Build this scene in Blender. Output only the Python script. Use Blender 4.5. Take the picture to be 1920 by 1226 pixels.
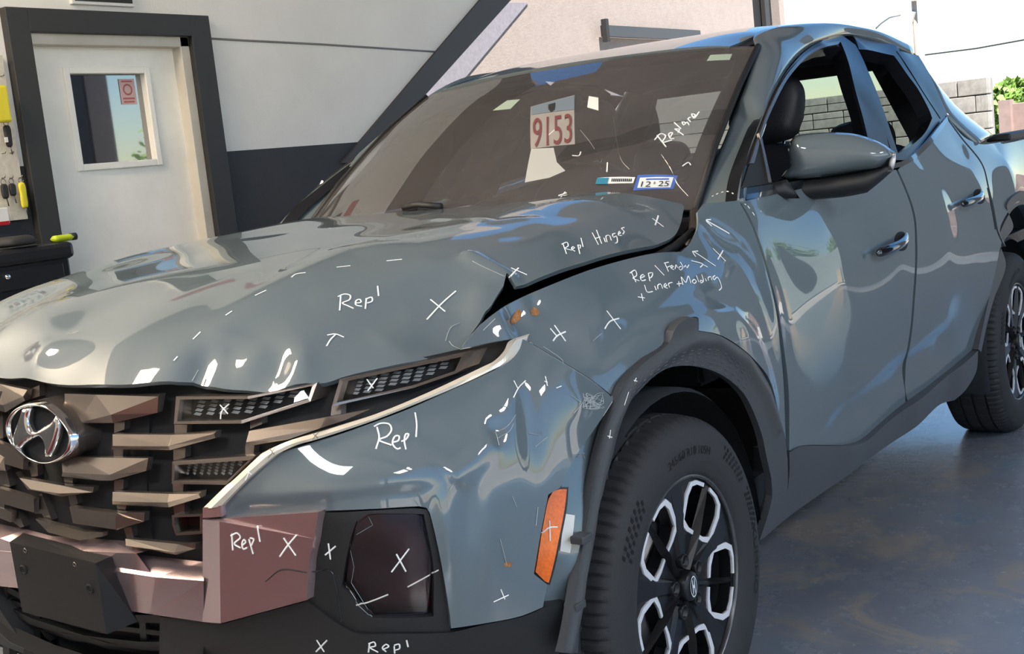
import bpy, bmesh, math, random
import numpy as np
from mathutils import Vector, Matrix
from mathutils.geometry import delaunay_2d_cdt
from mathutils.bvhtree import BVHTree
random.seed(7)
for o in list(bpy.data.objects): bpy.data.objects.remove(o)
scn = bpy.context.scene
C = scn.collection
# ------------------------------------------------------------------ camera
W, H = 1920, 1226
CAM = np.array([2.17101819, -2.29578897, 1.32117799]); YAW, PITCH, ROLL, FPX = -0.623659937, -0.132225868, -0.106737342, 2310.48869
def cam_axes():
    cy, sy, cp, sp = math.cos(YAW), math.sin(YAW), math.cos(PITCH), math.sin(PITCH)
    f = np.array([sy*cp, cy*cp, sp]); r = np.array([cy, -sy, 0.]); u = np.cross(r, f)
    c, s = math.cos(ROLL), math.sin(ROLL)
    return c*r+s*u, -s*r+c*u, f
AR, AU, AF = cam_axes()
cd = bpy.data.cameras.new('camera'); cam = bpy.data.objects.new('camera', cd); C.objects.link(cam)
cd.sensor_fit = 'HORIZONTAL'; cd.sensor_width = 36; cd.lens = FPX*36/W; cd.clip_start = .05; cd.clip_end = 500
M4 = Matrix.Identity(4)
for i in range(3): M4[i][0], M4[i][1], M4[i][2], M4[i][3] = AR[i], AU[i], -AF[i], CAM[i]
cam.matrix_world = M4; scn.camera = cam
# ------------------------------------------------------------------ light
SUN_EL, SUN_AZ = math.radians(63), math.radians(-35)      # azimuth of the sun measured from +X towards +Y
w = bpy.data.worlds.new('world'); scn.world = w; w.use_nodes = True
nt = w.node_tree; bg = nt.nodes['Background']
sky = nt.nodes.new('ShaderNodeTexSky'); sky.sky_type = 'NISHITA'; sky.sun_disc = False
sky.sun_elevation = SUN_EL; sky.sun_rotation = math.pi/2 - SUN_AZ; sky.air_density = 1.0; sky.dust_density = .25; sky.ozone_density = 1.0
hs_ = nt.nodes.new('ShaderNodeHueSaturation'); hs_.inputs['Saturation'].default_value = 1.3; nt.links.new(sky.outputs[0], hs_.inputs['Color']); nt.links.new(hs_.outputs[0], bg.inputs[0]); bg.inputs[1].default_value = .072
sl = bpy.data.lights.new('sun', 'SUN'); sl.energy = 4.6; sl.angle = math.radians(.6); sl.color = (1, .94, .86)
so = bpy.data.objects.new('sun', sl); C.objects.link(so)
sd = Vector((math.cos(SUN_EL)*math.cos(SUN_AZ), math.cos(SUN_EL)*math.sin(SUN_AZ), math.sin(SUN_EL)))
so.rotation_euler = sd.to_track_quat('Z', 'Y').to_euler(); so.location = (8, 0, 12)
vs = scn.view_settings; vs.view_transform = 'Standard'; vs.look = 'None'; vs.gamma = 1; vs.use_curve_mapping = False; vs.exposure = 1.88
# ------------------------------------------------------------------ pixel helpers
def ray(x, y): return AF + AR*((x-W/2)/FPX) - AU*((y-H/2)/FPX)
def at(x, y, ax, val):
    d = ray(x, y); return CAM + d*((val-CAM[ax])/d[ax])
def px_plane(x, y, o, n):
    d = ray(x, y); o = np.array(o, float); n = np.array(n, float); return CAM + d*(((o-CAM)@n)/(d@n))
# ------------------------------------------------------------------ materials
MATS = {}
def new_mat(name):
    m = bpy.data.materials.new(name); m.use_nodes = True; MATS[name] = m
    return m, m.node_tree, m.node_tree.nodes['Principled BSDF']
def mat(name, col, rough=.5, metal=0., coat=0., spec=.5, noise=None, bump=None, var=.12, trans=0., emit=None, ior=None):
    """principled material with a little procedural mottling and relief"""
    m, t, b = new_mat(name)
    b.inputs['Base Color'].default_value = (*col, 1); b.inputs['Roughness'].default_value = rough; b.inputs['Metallic'].default_value = metal
    b.inputs['Coat Weight'].default_value = coat; b.inputs['Coat Roughness'].default_value = .02; b.inputs['Specular IOR Level'].default_value = spec
    if trans: b.inputs['Transmission Weight'].default_value = trans
    if ior: b.inputs['IOR'].default_value = ior
    if emit: b.inputs['Emission Color'].default_value = (*emit[:3], 1); b.inputs['Emission Strength'].default_value = emit[3]
    if noise or bump: tc = t.nodes.new('ShaderNodeTexCoord')
    if noise:
        n = t.nodes.new('ShaderNodeTexNoise'); n.inputs['Scale'].default_value = noise; n.inputs['Detail'].default_value = 6; n.inputs['Roughness'].default_value = .62
        r = t.nodes.new('ShaderNodeValToRGB'); r.color_ramp.elements[0].position = .3; r.color_ramp.elements[1].position = .7
        r.color_ramp.elements[0].color = (*[c*(1-var) for c in col], 1); r.color_ramp.elements[1].color = (*[min(1, c*(1+var)) for c in col], 1)
        t.links.new(tc.outputs['Object'], n.inputs['Vector']); t.links.new(n.outputs['Fac'], r.inputs['Fac']); t.links.new(r.outputs[0], b.inputs['Base Color'])
    if bump:
        n2 = t.nodes.new('ShaderNodeTexNoise'); n2.inputs['Scale'].default_value = bump[0]; n2.inputs['Detail'].default_value = 5
        bp = t.nodes.new('ShaderNodeBump'); bp.inputs['Strength'].default_value = bump[1]; bp.inputs['Distance'].default_value = .004
        t.links.new(tc.outputs['Object'], n2.inputs['Vector']); t.links.new(n2.outputs['Fac'], bp.inputs['Height']); t.links.new(bp.outputs[0], b.inputs['Normal'])
    return m
PAINT = mat('car_paint', (.092, .122, .138), rough=.62, metal=0., spec=.25, coat=1., noise=900, var=.05)
PAINT.node_tree.nodes['Principled BSDF'].inputs['Coat IOR'].default_value = 1.72
BLACKP = mat('black_plastic', (.009, .0095, .0105), rough=.5, bump=(900, .25))
CLAD = mat('grey_cladding', (.046, .049, .054), rough=.48, bump=(1200, .2))
GLOSSB = mat('gloss_black', (.006, .006, .008), rough=.08, coat=1.)
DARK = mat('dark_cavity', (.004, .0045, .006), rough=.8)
LINER = mat('arch_liner', (.012, .014, .018), rough=.85, bump=(300, .4))
SILVER = mat('satin_silver', (.215, .185, .165), rough=.27, metal=.85)
CHROME = mat('chrome', (.75, .74, .72), rough=.07, metal=1.)
STRIPM = mat('bright_strip', (.80, .74, .62), rough=.25, metal=.45)
GARN = mat('bronze_garnish', (.62, .47, .47), rough=.22, metal=.85, noise=1500, var=.06)
RUBBER = mat('tyre_rubber', (.020, .020, .022), rough=.72, bump=(400, .3))
RIMB = mat('rim_black', (.008, .008, .009), rough=.32, coat=.0, spec=.35)
PILL = mat('pillar_black', (.010, .011, .014), rough=.22, spec=.35)
RIMS = mat('rim_machined', (.85, .85, .86), rough=.35, metal=.4)
MARKER = mat('white_marker', (.82, .83, .80), rough=.6)
SCRATCH = mat('bare_scratch', (.42, .45, .46), rough=.5)
RUST = mat('rust', (.28, .12, .04), rough=.85, noise=120, var=.5)
ORANGE = mat('amber_lens', (.72, .13, .002), rough=.25, coat=.2, noise=160, var=.18)
INTER = mat('interior_black', (.020, .021, .026), rough=.6, bump=(250, .3))
SEATM = mat('seat_leather', (.030, .030, .036), rough=.5, bump=(180, .3))
PAPER = mat('paper', (.72, .72, .68), rough=.7)
LENSIN = mat('lamp_reflector', (.70, .70, .70), rough=.25, metal=.3)
FOGRED = mat('fog_lamp_lens', (.10, .012, .022), rough=.06, coat=1.)
INK = mat('ink_black', (.02, .02, .02), rough=.7)
INKRED = mat('ink_dark_red', (.16, .045, .045), rough=.7)
INKBLUE = mat('ink_blue', (.06, .13, .42), rough=.6)
TEAL = mat('ink_teal', (.03, .20, .30), rough=.6)
def glass_mat(name, tint, refl_ior=1.5, rough=.0, dust=0.):
    m = bpy.data.materials.new(name); m.use_nodes = True; MATS[name] = m
    t = m.node_tree; t.nodes.clear()
    out = t.nodes.new('ShaderNodeOutputMaterial'); tr = t.nodes.new('ShaderNodeBsdfTransparent'); gl = t.nodes.new('ShaderNodeBsdfGlossy')
    fr = t.nodes.new('ShaderNodeFresnel'); mx = t.nodes.new('ShaderNodeMixShader')
    tr.inputs[0].default_value = (*tint, 1); gl.inputs['Roughness'].default_value = rough; fr.inputs[0].default_value = refl_ior
    t.links.new(fr.outputs[0], mx.inputs[0]); t.links.new(tr.outputs[0], mx.inputs[1]); t.links.new(gl.outputs[0], mx.inputs[2]); t.links.new(mx.outputs[0], out.inputs[0])
    if dust:
        df = t.nodes.new('ShaderNodeBsdfDiffuse'); df.inputs[0].default_value = (.62, .58, .56, 1); m2 = t.nodes.new('ShaderNodeMixShader'); m2.inputs[0].default_value = dust
        t.links.new(mx.outputs[0], m2.inputs[1]); t.links.new(df.outputs[0], m2.inputs[2]); t.links.new(m2.outputs[0], out.inputs[0])
    return m
GLASS = glass_mat('windshield_glass', (.84, .88, .90), 3.6, dust=.07)
LENS = glass_mat('lamp_lens', (.85, .87, .88), 1.5)
# ------------------------------------------------------------------ mesh helpers
def link(name, me, m, parent=None, loc=None):
    o = bpy.data.objects.new(name, me); C.objects.link(o)
    if m is not None and me is not None and not me.materials: me.materials.append(m)
    if parent is not None: o.parent = parent
    if loc is not None: o.location = loc
    return o
def mesh(name, V, F, m, parent=None, smooth=False):
    me = bpy.data.meshes.new(name); me.from_pydata([tuple(map(float, v)) for v in V], [], [tuple(map(int, f)) for f in F]); me.update()
    if smooth: me.polygons.foreach_set('use_smooth', [True]*len(me.polygons))
    return link(name, me, m, parent)
def bm_obj(name, bm, m, parent=None, smooth=False, fix=True):
    if fix: bmesh.ops.recalc_face_normals(bm, faces=bm.faces)
    me = bpy.data.meshes.new(name); bm.to_mesh(me); bm.free()
    if smooth: me.polygons.foreach_set('use_smooth', [True]*len(me.polygons))
    return link(name, me, m, parent)
def add_box(bm, c, s, rot=None, bev=0):
    r = bmesh.ops.create_cube(bm, size=1)['verts']
    mt = Matrix.Translation(c) @ (rot if rot else Matrix.Identity(4)) @ Matrix.Diagonal((*s, 1))
    bmesh.ops.transform(bm, matrix=mt, verts=r)
    if bev:
        es = list({e for v in r for e in v.link_edges}); bmesh.ops.bevel(bm, geom=es, offset=bev, segments=2, affect='EDGES', profile=.5)
def box(name, c, s, m, parent=None, rot=None, bev=0):
    bm = bmesh.new(); add_box(bm, c, s, rot, bev); return bm_obj(name, bm, m, parent)
def tube_into(bm, pts, r, n=8, cap=True):
    pts = [Vector(p) for p in pts]; rs = r if isinstance(r, (list, tuple)) else [r]*len(pts); rings = []
    for i, p in enumerate(pts):
        t = (pts[min(i+1, len(pts)-1)]-pts[max(i-1, 0)]).normalized()
        a = t.cross(Vector((0, 0, 1)) if abs(t.z) < .9 else Vector((1, 0, 0))).normalized(); b = t.cross(a)
        rings.append([bm.verts.new(p+a*(rs[i]*math.cos(2*math.pi*k/n))+b*(rs[i]*math.sin(2*math.pi*k/n))) for k in range(n)])
    for i in range(len(rings)-1):
        for k in range(n): bm.faces.new((rings[i][k], rings[i][(k+1) % n], rings[i+1][(k+1) % n], rings[i+1][k]))
    if cap: bm.faces.new(rings[0][::-1]); bm.faces.new(rings[-1])
def tube(name, pts, r, m, parent=None, n=8):
    bm = bmesh.new(); tube_into(bm, pts, r, n); return bm_obj(name, bm, m, parent, smooth=True)
def prism(name, poly, d, m, parent=None, bev=0):
    """polygon of 3D points pushed along the vector d"""
    bm = bmesh.new(); a = [bm.verts.new(p) for p in poly]; b = [bm.verts.new(Vector(p)+Vector(d)) for p in poly]; n = len(a)
    bm.faces.new(a); bm.faces.new(b[::-1])
    for i in range(n): bm.faces.new((a[i], b[i], b[(i+1) % n], a[(i+1) % n]))
    bmesh.ops.recalc_face_normals(bm, faces=bm.faces)
    if bev: bmesh.ops.bevel(bm, geom=list(bm.edges), offset=bev, segments=1, affect='EDGES')
    return bm_obj(name, bm, m, parent)
def empty(name, loc=(0, 0, 0), label=None, cat=None, group=None):
    o = bpy.data.objects.new(name, None); C.objects.link(o); o.location = loc; o.empty_display_size = .1
    if label: tag(o, label, cat, group)
    return o
def tag(o, label, cat=None, group=None):
    o['label'] = label
    if cat: o['category'] = cat
    if group: o['group'] = group
    return o
def struct(o, label=None, cat=None):
    o['kind'] = 'structure'
    if label: o['label'] = label
    if cat: o['category'] = cat
    return o
def c(*p): return (*p, 'c')
def smooth_line(pts, closed=True, step=.02):
    """Catmull-Rom through 3D points; points whose flag is set stay corners"""
    P = [np.array(p[0], float) for p in pts]; K = [p[1] for p in pts]; n = len(P); out = []
    for i in range(n if closed else n-1):
        p1, p2 = P[i], P[(i+1) % n]
        p0 = p1-(p2-p1) if (K[i] or (not closed and i == 0)) else P[i-1]
        p3 = p2+(p2-p1) if (K[(i+1) % n] or (not closed and i == n-2)) else P[(i+2) % n]
        k = max(1, int(np.linalg.norm(p2-p1)/step))
        l = [max(1e-4, np.linalg.norm(x)**.5) for x in (p1-p0, p2-p1, p3-p2)]
        t0 = 0; t1 = l[0]; t2 = t1+l[1]; t3 = t2+l[2]
        for j in range(k):
            t = t1+(t2-t1)*j/k
            A1 = (t1-t)/(t1-t0)*p0+(t-t0)/(t1-t0)*p1; A2 = (t2-t)/(t2-t1)*p1+(t-t1)/(t2-t1)*p2; A3 = (t3-t)/(t3-t2)*p2+(t-t2)/(t3-t2)*p3
            B1 = (t2-t)/(t2-t0)*A1+(t-t0)/(t2-t0)*A2; B2 = (t3-t)/(t3-t1)*A2+(t-t1)/(t3-t1)*A3
            out.append((t2-t)/(t2-t1)*B1+(t-t1)/(t2-t1)*B2)
    if not closed: out.append(P[-1])
    return out
class Surf:
    """height field over a plane: thin-plate spline through control points plus dents and creases"""
    def __init__(s, n, ctrl, lam=1e-4):
        s.n = np.array(n, float)/np.linalg.norm(n); up = np.array([0, 0, 1.]) if abs(s.n[2]) < .8 else np.array([0, 1., 0])
        s.e1 = np.cross(up, s.n); s.e1 /= np.linalg.norm(s.e1); s.e2 = np.cross(s.n, s.e1); s.mods = []
        P = np.array(ctrl, float); s.A = np.stack([P@s.e1, P@s.e2], 1); hh = P@s.n; N = len(P)
        K = s._k(np.linalg.norm(s.A[:, None]-s.A[None], axis=2))+lam*np.eye(N); Q = np.hstack([np.ones((N, 1)), s.A])
        s.w = np.linalg.solve(np.block([[K, Q], [Q.T, np.zeros((3, 3))]]), np.concatenate([hh, np.zeros(3)]))
    def _k(s, r): return np.where(r > 1e-9, r*r*np.log(np.maximum(r, 1e-9)), 0)
    def h(s, ab, mods=True):
        ab = np.atleast_2d(ab); K = s._k(np.linalg.norm(ab[:, None]-s.A[None], axis=2)); N = len(s.A)
        v = K@s.w[:N]+s.w[N]+ab@s.w[N+1:]
        if mods:
            for f in s.mods: v = v+f(ab)
        return v
    def pt(s, ab, off=0, mods=True):
        ab = np.atleast_2d(ab); return ab[:, :1]*s.e1+ab[:, 1:]*s.e2+(s.h(ab, mods)+off)[:, None]*s.n
    def nrm(s, ab, mods=True):
        ab = np.atleast_2d(ab); e = .0015
        g1 = (s.h(ab+[e, 0], mods)-s.h(ab-[e, 0], mods))/(2*e); g2 = (s.h(ab+[0, e], mods)-s.h(ab-[0, e], mods))/(2*e)
        N = s.n[None]-g1[:, None]*s.e1-g2[:, None]*s.e2; return N/np.linalg.norm(N, axis=1, keepdims=True)
    def ab(s, P): P = np.atleast_2d(P); return np.stack([P@s.e1, P@s.e2], 1)
    def hit(s, x, y, off=0):
        d = ray(x, y); ts = np.linspace(.8, 9, 200); P = CAM+ts[:, None]*d
        g = P@s.n-s.h(s.ab(P), False)-off; k = np.where((g[:-1] > 0) & (g[1:] <= 0))[0]
        if not len(k):
            j = np.argmin(np.abs(g)); return P[j]
        # take the crossing nearest to the control points
        best = min(k, key=lambda q: np.min(np.linalg.norm(s.A-s.ab(P[q])[0], axis=1)))
        a, b = ts[best], ts[best+1]
        for _ in range(30):
            m_ = (a+b)/2; p = CAM+m_*d
            if p@s.n-s.h(s.ab(p))[0]-off > 0: a = m_
            else: b = m_
        return CAM+a*d
    def to(s, p, off=0):
        """a pixel pair or a world triple, flagged when it is a corner"""
        k = p[-1] == 'c'; q = p[:-1] if k else p
        P = s.hit(*q, off) if len(q) == 2 else np.array(q, float)
        return s.ab(P)[0], k
    def bump(s, px, r, amp, r2=None, ang=0):
        """dent (negative) or bulge around a pixel"""
        a0 = s.ab(s.hit(*px) if len(px) == 2 else np.array(px))[0]; r2 = r2 or r; ca, sa = math.cos(ang), math.sin(ang)
        def f(ab):
            d = ab-a0; u = (d[:, 0]*ca+d[:, 1]*sa)/r; v = (-d[:, 0]*sa+d[:, 1]*ca)/r2; return amp*np.exp(-(u*u+v*v))
        return f
    def crease(s, pxs, wd, amp, one=0, taper=True):
        """ridge along a pixel line; one=+1/-1 makes it a step to that side"""
        L = np.array([s.ab(s.hit(*q) if len(q) == 2 else np.array(q))[0] for q in pxs])
        seg = np.linalg.norm(L[1:]-L[:-1], axis=1); cum = np.concatenate([[0], np.cumsum(seg)])
        def f(ab):
            best = np.full(len(ab), 1e9); sg = np.zeros(len(ab)); al = np.zeros(len(ab))
            for i in range(len(L)-1):
                d = L[i+1]-L[i]; t = np.clip(((ab-L[i])@d)/(d@d), 0, 1); q = ab-(L[i]+t[:, None]*d); r = np.linalg.norm(q, axis=1)
                m_ = r < best; best = np.where(m_, r, best); sg = np.where(m_, np.sign(d[0]*q[:, 1]-d[1]*q[:, 0]), sg); al = np.where(m_, (cum[i]+t*seg[i])/cum[-1], al)
            v = amp*np.exp(-(best/wd)**2) if not one else amp*(.5+.5*np.tanh(best*sg*one/(wd*.5)))*np.where(sg == one, np.exp(-(best/(6*wd))**2), 1)
            return v*(np.clip(np.minimum(al, 1-al)*7, 0, 1) if taper else 1)
        return f
def inside(P, poly):
    x, y = P[:, 0], P[:, 1]; r = np.zeros(len(P), bool); n = len(poly); j = n-1
    for i in range(n):
        xi, yi = poly[i]; xj, yj = poly[j]; cnd = ((yi > y) != (yj > y)) & (x < (xj-xi)*(y-yi)/((yj-yi) if abs(yj-yi) > 1e-12 else 1e-12)+xi); r ^= cnd; j = i
    return r
def dist_poly(P, poly):
    best = np.full(len(P), 1e9); n = len(poly)
    for i in range(n):
        a, b = poly[i], poly[(i+1) % n]; d = b-a; t = np.clip(((P-a)@d)/max(d@d, 1e-12), 0, 1); best = np.minimum(best, np.linalg.norm(P-(a+t[:, None]*d), axis=1))
    return best
def tri(poly, holes=(), res=.02, extra=(), bstep=None):
    """constrained triangulation of a 2D outline with holes, filled with a regular grid"""
    loops = [np.array(poly)]+[np.array(h) for h in holes]
    V = []; E = []
    for L in loops:
        b = len(V); V += [tuple(p) for p in L]; E += [(b+i, b+(i+1) % len(L)) for i in range(len(L))]
    nb = len(V)
    for L in extra:
        b = len(V); V += [tuple(p) for p in L]; E += [(b+i, b+i+1) for i in range(len(L)-1)]
    lo, hi = loops[0].min(0), loops[0].max(0)
    gx, gy = np.meshgrid(np.arange(lo[0]+res/2, hi[0], res), np.arange(lo[1]+res/2, hi[1], res)); gx[1::2] += res/2
    G = np.stack([gx.ravel(), gy.ravel()], 1)
    if len(G):
        k = inside(G, loops[0])
        for h_ in loops[1:]: k &= ~inside(G, h_)
        G = G[k]
        if len(G):
            dm = np.min([dist_poly(G, L) for L in loops], axis=0); G = G[dm > res*.45]
        V += [tuple(p) for p in G]
    v, e, f, ov, oe, of = delaunay_2d_cdt([Vector(p) for p in V], E, [], 0, 1e-6)
    v = np.array([tuple(p) for p in v]); F = np.array([tuple(q) for q in f if len(q) == 3])
    cen = v[F].mean(1); k = inside(cen, loops[0])
    for h_ in loops[1:]: k &= ~inside(cen, h_)
    F = F[k]
    a = v[F[:, 1]]-v[F[:, 0]]; b = v[F[:, 2]]-v[F[:, 0]]; cr = a[:, 0]*b[:, 1]-a[:, 1]*b[:, 0]
    F = F[np.abs(cr) > 1e-10]; cr = cr[np.abs(cr) > 1e-10]; F[cr < 0] = F[cr < 0][:, ::-1]
    return v, F
def border(F):
    ed = {}
    for t in F:
        for i in range(3): ed[(t[i], t[(i+1) % 3])] = 1
    return [e for e in ed if (e[1], e[0]) not in ed]
SURFS = []
def shell(name, P, Nn, F, depth, m, parent, mirror=False, smooth=True):
    """skin from points and normals, with a return flange of the given depth around its edge and a back skin"""
    n = len(P); B = border(F); Q = P-Nn*depth
    bi = sorted({i for e in B for i in e}); mp = {i: n+k for k, i in enumerate(bi)}
    V = np.vstack([P, Q[bi]]); faces = [tuple(t) for t in F]+[(e[1], e[0], mp[e[0]], mp[e[1]]) for e in B]
    if mirror: V = V*[-1, 1, 1]; faces = [f[::-1] for f in faces]; Nn = Nn*[-1, 1, 1]
    me = bpy.data.meshes.new(name); me.from_pydata([tuple(x) for x in V.tolist()], [], [tuple(int(i) for i in f) for f in faces]); me.update()
    if smooth:
        me.polygons.foreach_set('use_smooth', [True]*len(me.polygons)); nl = []
        ns = len(F)
        for pi, p in enumerate(me.polygons):
            if pi < ns: nl += [tuple(Nn[me.loops[l].vertex_index]) for l in p.loop_indices]
            else: nl += [tuple(p.normal)]*p.loop_total
        me.normals_split_custom_set(nl)
    return link(name, me, m, parent)
def panel(name, s, outline, m, parent, holes=(), res=.02, depth=.012, off=0, mirror=False, step=.015, mods=True, extra=(), smooth=True):
    poly = smooth_line([s.to(p, off) for p in outline], True, step); hs = [smooth_line([s.to(p, off) for p in h], True, step) for h in holes]
    v, F = tri(poly, hs, res, [smooth_line([s.to(p, off) for p in L], False, step) for L in extra])
    P = s.pt(v, 0, mods); N = s.nrm(v, mods)
    P = P+s.n*off
    o = shell(name, P, N, F, depth, m, parent, smooth=smooth)
    if mirror:
        P2 = s.pt(v, 0, False)+s.n*off; shell(name, P2, s.nrm(v, False), F, depth, m, parent, True)
    return o
def on_plane(pxs, o, n): return [px_plane(x, y, o, n) for x, y in pxs]
def inflate(name, poly3, n, front, back, wd, m, parent, res=.012, smooth_outline=True, mirror=False, power=.5):
    """rounded solid grown from a planar outline: front bulge along n, back bulge against it"""
    s = Surf(n, [poly3[0], np.array(poly3[0])+np.cross(n, [0, 0, 1.])*.1+1e-6, np.array(poly3[0])+np.array([0, 0, .1])], 0) if False else None
    n = np.array(n, float)/np.linalg.norm(n); up = np.array([0, 0, 1.]) if abs(n[2]) < .8 else np.array([0, 1., 0]); e1 = np.cross(up, n); e1 /= np.linalg.norm(e1); e2 = np.cross(n, e1)
    o = np.array(poly3[0][:3], float); A = [(np.array([(np.array(p[:3], float)-o)@e1, (np.array(p[:3], float)-o)@e2]), len(p) > 3) for p in poly3]
    poly = np.array(smooth_line(A, True, res)) if smooth_outline else np.array([a[0] for a in A])
    v, F = tri(poly, (), res); d = dist_poly(v, poly); t = np.clip(d/wd, 0, 1); hgt = (1-(1-t)**2)**power
    onb = d < 1e-5; nV = len(v)
    Pf = o+v[:, :1]*e1+v[:, 1:]*e2+(front*hgt)[:, None]*n; Pb = o+v[:, :1]*e1+v[:, 1:]*e2-(back*hgt)[:, None]*n
    idx = {}; V = list(Pf)
    for i in range(nV):
        if onb[i]: idx[i] = i
        else: idx[i] = len(V); V.append(Pb[i])
    faces = [tuple(t_) for t_ in F]+[tuple(idx[i] for i in t_[::-1]) for t_ in F]
    if mirror: V = [x*np.array([-1, 1, 1]) for x in V]; faces = [f[::-1] for f in faces]
    return mesh(name, V, faces, m, parent, smooth=True)
# ================================================================== the pickup truck: surfaces
def CT(x, y, ax, v): return at(x, y, ax, v)
hood_ctrl = [(0, -.912, .992), (0, -.902, 1.02), (0, -.80, 1.078), (0, -.65, 1.126), (0, -.5, 1.158), (-.2, -.885, 1.018), (.2, -.885, 1.018), (0, -.2, 1.188), (0, .1, 1.207), (0, .38, 1.217),
 (-.2, -.897, .99), (-.4, -.858, .987)]
for sg in (-1, 1):
    hood_ctrl += [(.36*sg, -.855, 1.014), (.35*sg, -.77, 1.062), (.35*sg, -.64, 1.115), (.35*sg, -.4, 1.163), (.35*sg, 0, 1.197), (.35*sg, .42, 1.218),
     (.62*sg, -.3, 1.150), (.63*sg, 0, 1.178), (.64*sg, .3, 1.188), (.64*sg, .5, 1.192)]
hood_ctrl += [(-.62, -.765, .975), (-.62, -.70, 1.05), (-.61, -.52, 1.112), (-.75, -.49, .985), (-.78, -.25, 1.06), (-.79, 0, 1.09), (-.785, .25, 1.11), (-.74, .5, 1.15), (-.70, .62, 1.165)]
hood_ctrl += [CT(1100, 490, 0, .775), CT(1167, 471, 0, .775), CT(1233, 458, 0, .765), CT(1275, 420, 0, .735), CT(1283, 392, 0, .715), CT(1030, 513, 0, .775), CT(968, 537, 0, .765),
 CT(862, 656, 0, .745), CT(774, 678, 0, .725), CT(665, 700, 0, .665), CT(592, 719, 0, .625), CT(479, 733, 0, .52), CT(362, 717, 0, .41), CT(910, 583, 0, .752), (.60, -.60, 1.06), (.55, -.74, 1.03), (.50,-.62,1.095)]
S_hood = Surf((0, 0, 1), hood_ctrl, 2e-5)
front_ctrl = []
for z, row in {1.02: [(0, -.895), (.3, -.87), (.5, -.80), (.65, -.70), (.74, -.52), (.80, -.37)],
               .93: [(0, -.915), (.3, -.89), (.5, -.835), (.66, -.75), (.78, -.60), (.86, -.46), (.90, -.33), (.915, -.2)],
               .80: [(0, -.932), (.2, -.925), (.42, -.89), (.58, -.86), (.70, -.825), (.80, -.74), (.87, -.61), (.905, -.49), (.925, -.38), (.935, -.25)],
               .66: [(0, -.935), (.2, -.93), (.42, -.895), (.58, -.86), (.72, -.81), (.81, -.73), (.875, -.61), (.91, -.49), (.935, -.40)],
               .54: [(0, -.925), (.2, -.92), (.42, -.885), (.58, -.85), (.72, -.79), (.81, -.70), (.87, -.59), (.905, -.49), (.93, -.40)],
               .38: [(0, -.88), (.3, -.865), (.58, -.80), (.78, -.66), (.88, -.49), (.91, -.40)]}.items():
    front_ctrl += [(x, y, z) for x, y in row]
front_ctrl += [(-x, y, z) for x, y, z in front_ctrl if 0 < x < .5]
S_front = Surf((.6, -.8, 0), front_ctrl, 2e-5)
side_ctrl = []
for z, row in {1.16: [(.62, .845), (1.0, .862), (1.5, .872), (2.0, .88), (2.5, .885), (3.0, .885), (4.0, .885)],
               1.10: [(-.3, .775), (-.1, .79), (.1, .80), (.3, .806), (.45, .825), (1.0, .89), (1.5, .90), (2.0, .905), (2.5, .912), (3.0, .92), (4.0, .92)],
               1.00: [(-.38, .815), (-.1, .865), (.1, .878), (.3, .876), (.5, .876), (.65, .887), (1.0, .92), (1.5, .932), (2.0, .936), (2.5, .942), (3.0, .95), (4.0, .94)],
               .92: [(-.38, .862), (-.2, .895), (.0, .918), (.2, .924), (.4, .915), (.6, .900), (1.0, .934), (1.5, .945), (2.0, .948), (2.5, .95), (3.0, .96), (4.0, .945)],
               .80: [(-.38, .915), (-.25, .925), (.0, .935), (.3, .936), (.45, .928), (.62, .914), (1.0, .935), (1.5, .943), (2.0, .946), (2.45, .950), (3.6, .945)],
               .66: [(-.4, .93), (.0, .94), (.5, .932), (.64, .922), (1.0, .928), (1.5, .932), (2.0, .936), (2.45, .942)],
               .54: [(.5, .930), (.62, .918), (1.0, .914), (1.5, .914), (2.0, .918), (2.45, .926)],
               .42: [(.5, .928), (.62, .915), (1.0, .908), (1.5, .906), (2.0, .908), (2.45, .915)]}.items():
    side_ctrl += [(x, y, z) for y, x in row]
S_side = Surf((1, 0, 0), side_ctrl, 2e-5)
gh = [(1.10, .893), (1.2, .853), (1.3, .812), (1.4, .768), (1.5, .722), (1.57, .682), (1.62, .645), (1.66, .60)]
S_gh = Surf((1, 0, 0), [(x-.012*((y-1.7)/1.1)**2-(.018 if y < .8 else 0), y, z) for z, x in gh for y in (.5, .9, 1.3, 1.7, 2.1, 2.5, 2.9)], 1e-5)
ws = []
for t_, rows in ((0., [(0, .37, 1.195), (.25, .385, 1.193), (.45, .43, 1.183), (.6, .50, 1.168), (.712, .592, 1.15)]), (1., [(0, 1.205, 1.618), (.25, 1.208, 1.615), (.42, 1.215, 1.607), (.55, 1.225, 1.597), (.638, 1.24, 1.586)])):
    ws.append(np.array(rows))
wctrl = []
for t_ in np.linspace(0, 1, 6):
    for k in range(5):
        p = ws[0][k]*(1-t_)+ws[1][k]*t_; b = 4*t_*(1-t_)*.028; p = p+np.array([0, -.55, .83])*b
        wctrl.append(p)
        if k: wctrl.append(p*[-1, 1, 1])
S_ws = Surf((0, -.45, .89), wctrl, 1e-5)
S_roof = Surf((0, 0, 1), [(sx*x, y, z) for sx in (-1, 1) for x, y, z in
  [(.001, 1.19, 1.62), (.3, 1.195, 1.615), (.55, 1.215, 1.598), (.66, 1.26, 1.578), (.001, 1.45, 1.662), (.3, 1.45, 1.658), (.55, 1.45, 1.642), (.66, 1.45, 1.612), (.001, 1.85, 1.698), (.3, 1.85, 1.694), (.55, 1.85, 1.679), (.655, 1.85, 1.642),
   (.001, 2.3, 1.672), (.3, 2.3, 1.668), (.55, 2.3, 1.652), (.65, 2.3, 1.622), (.001, 2.8, 1.62), (.3, 2.8, 1.617), (.55, 2.8, 1.60), (.64, 2.8, 1.575)]], 1e-5)
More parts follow.
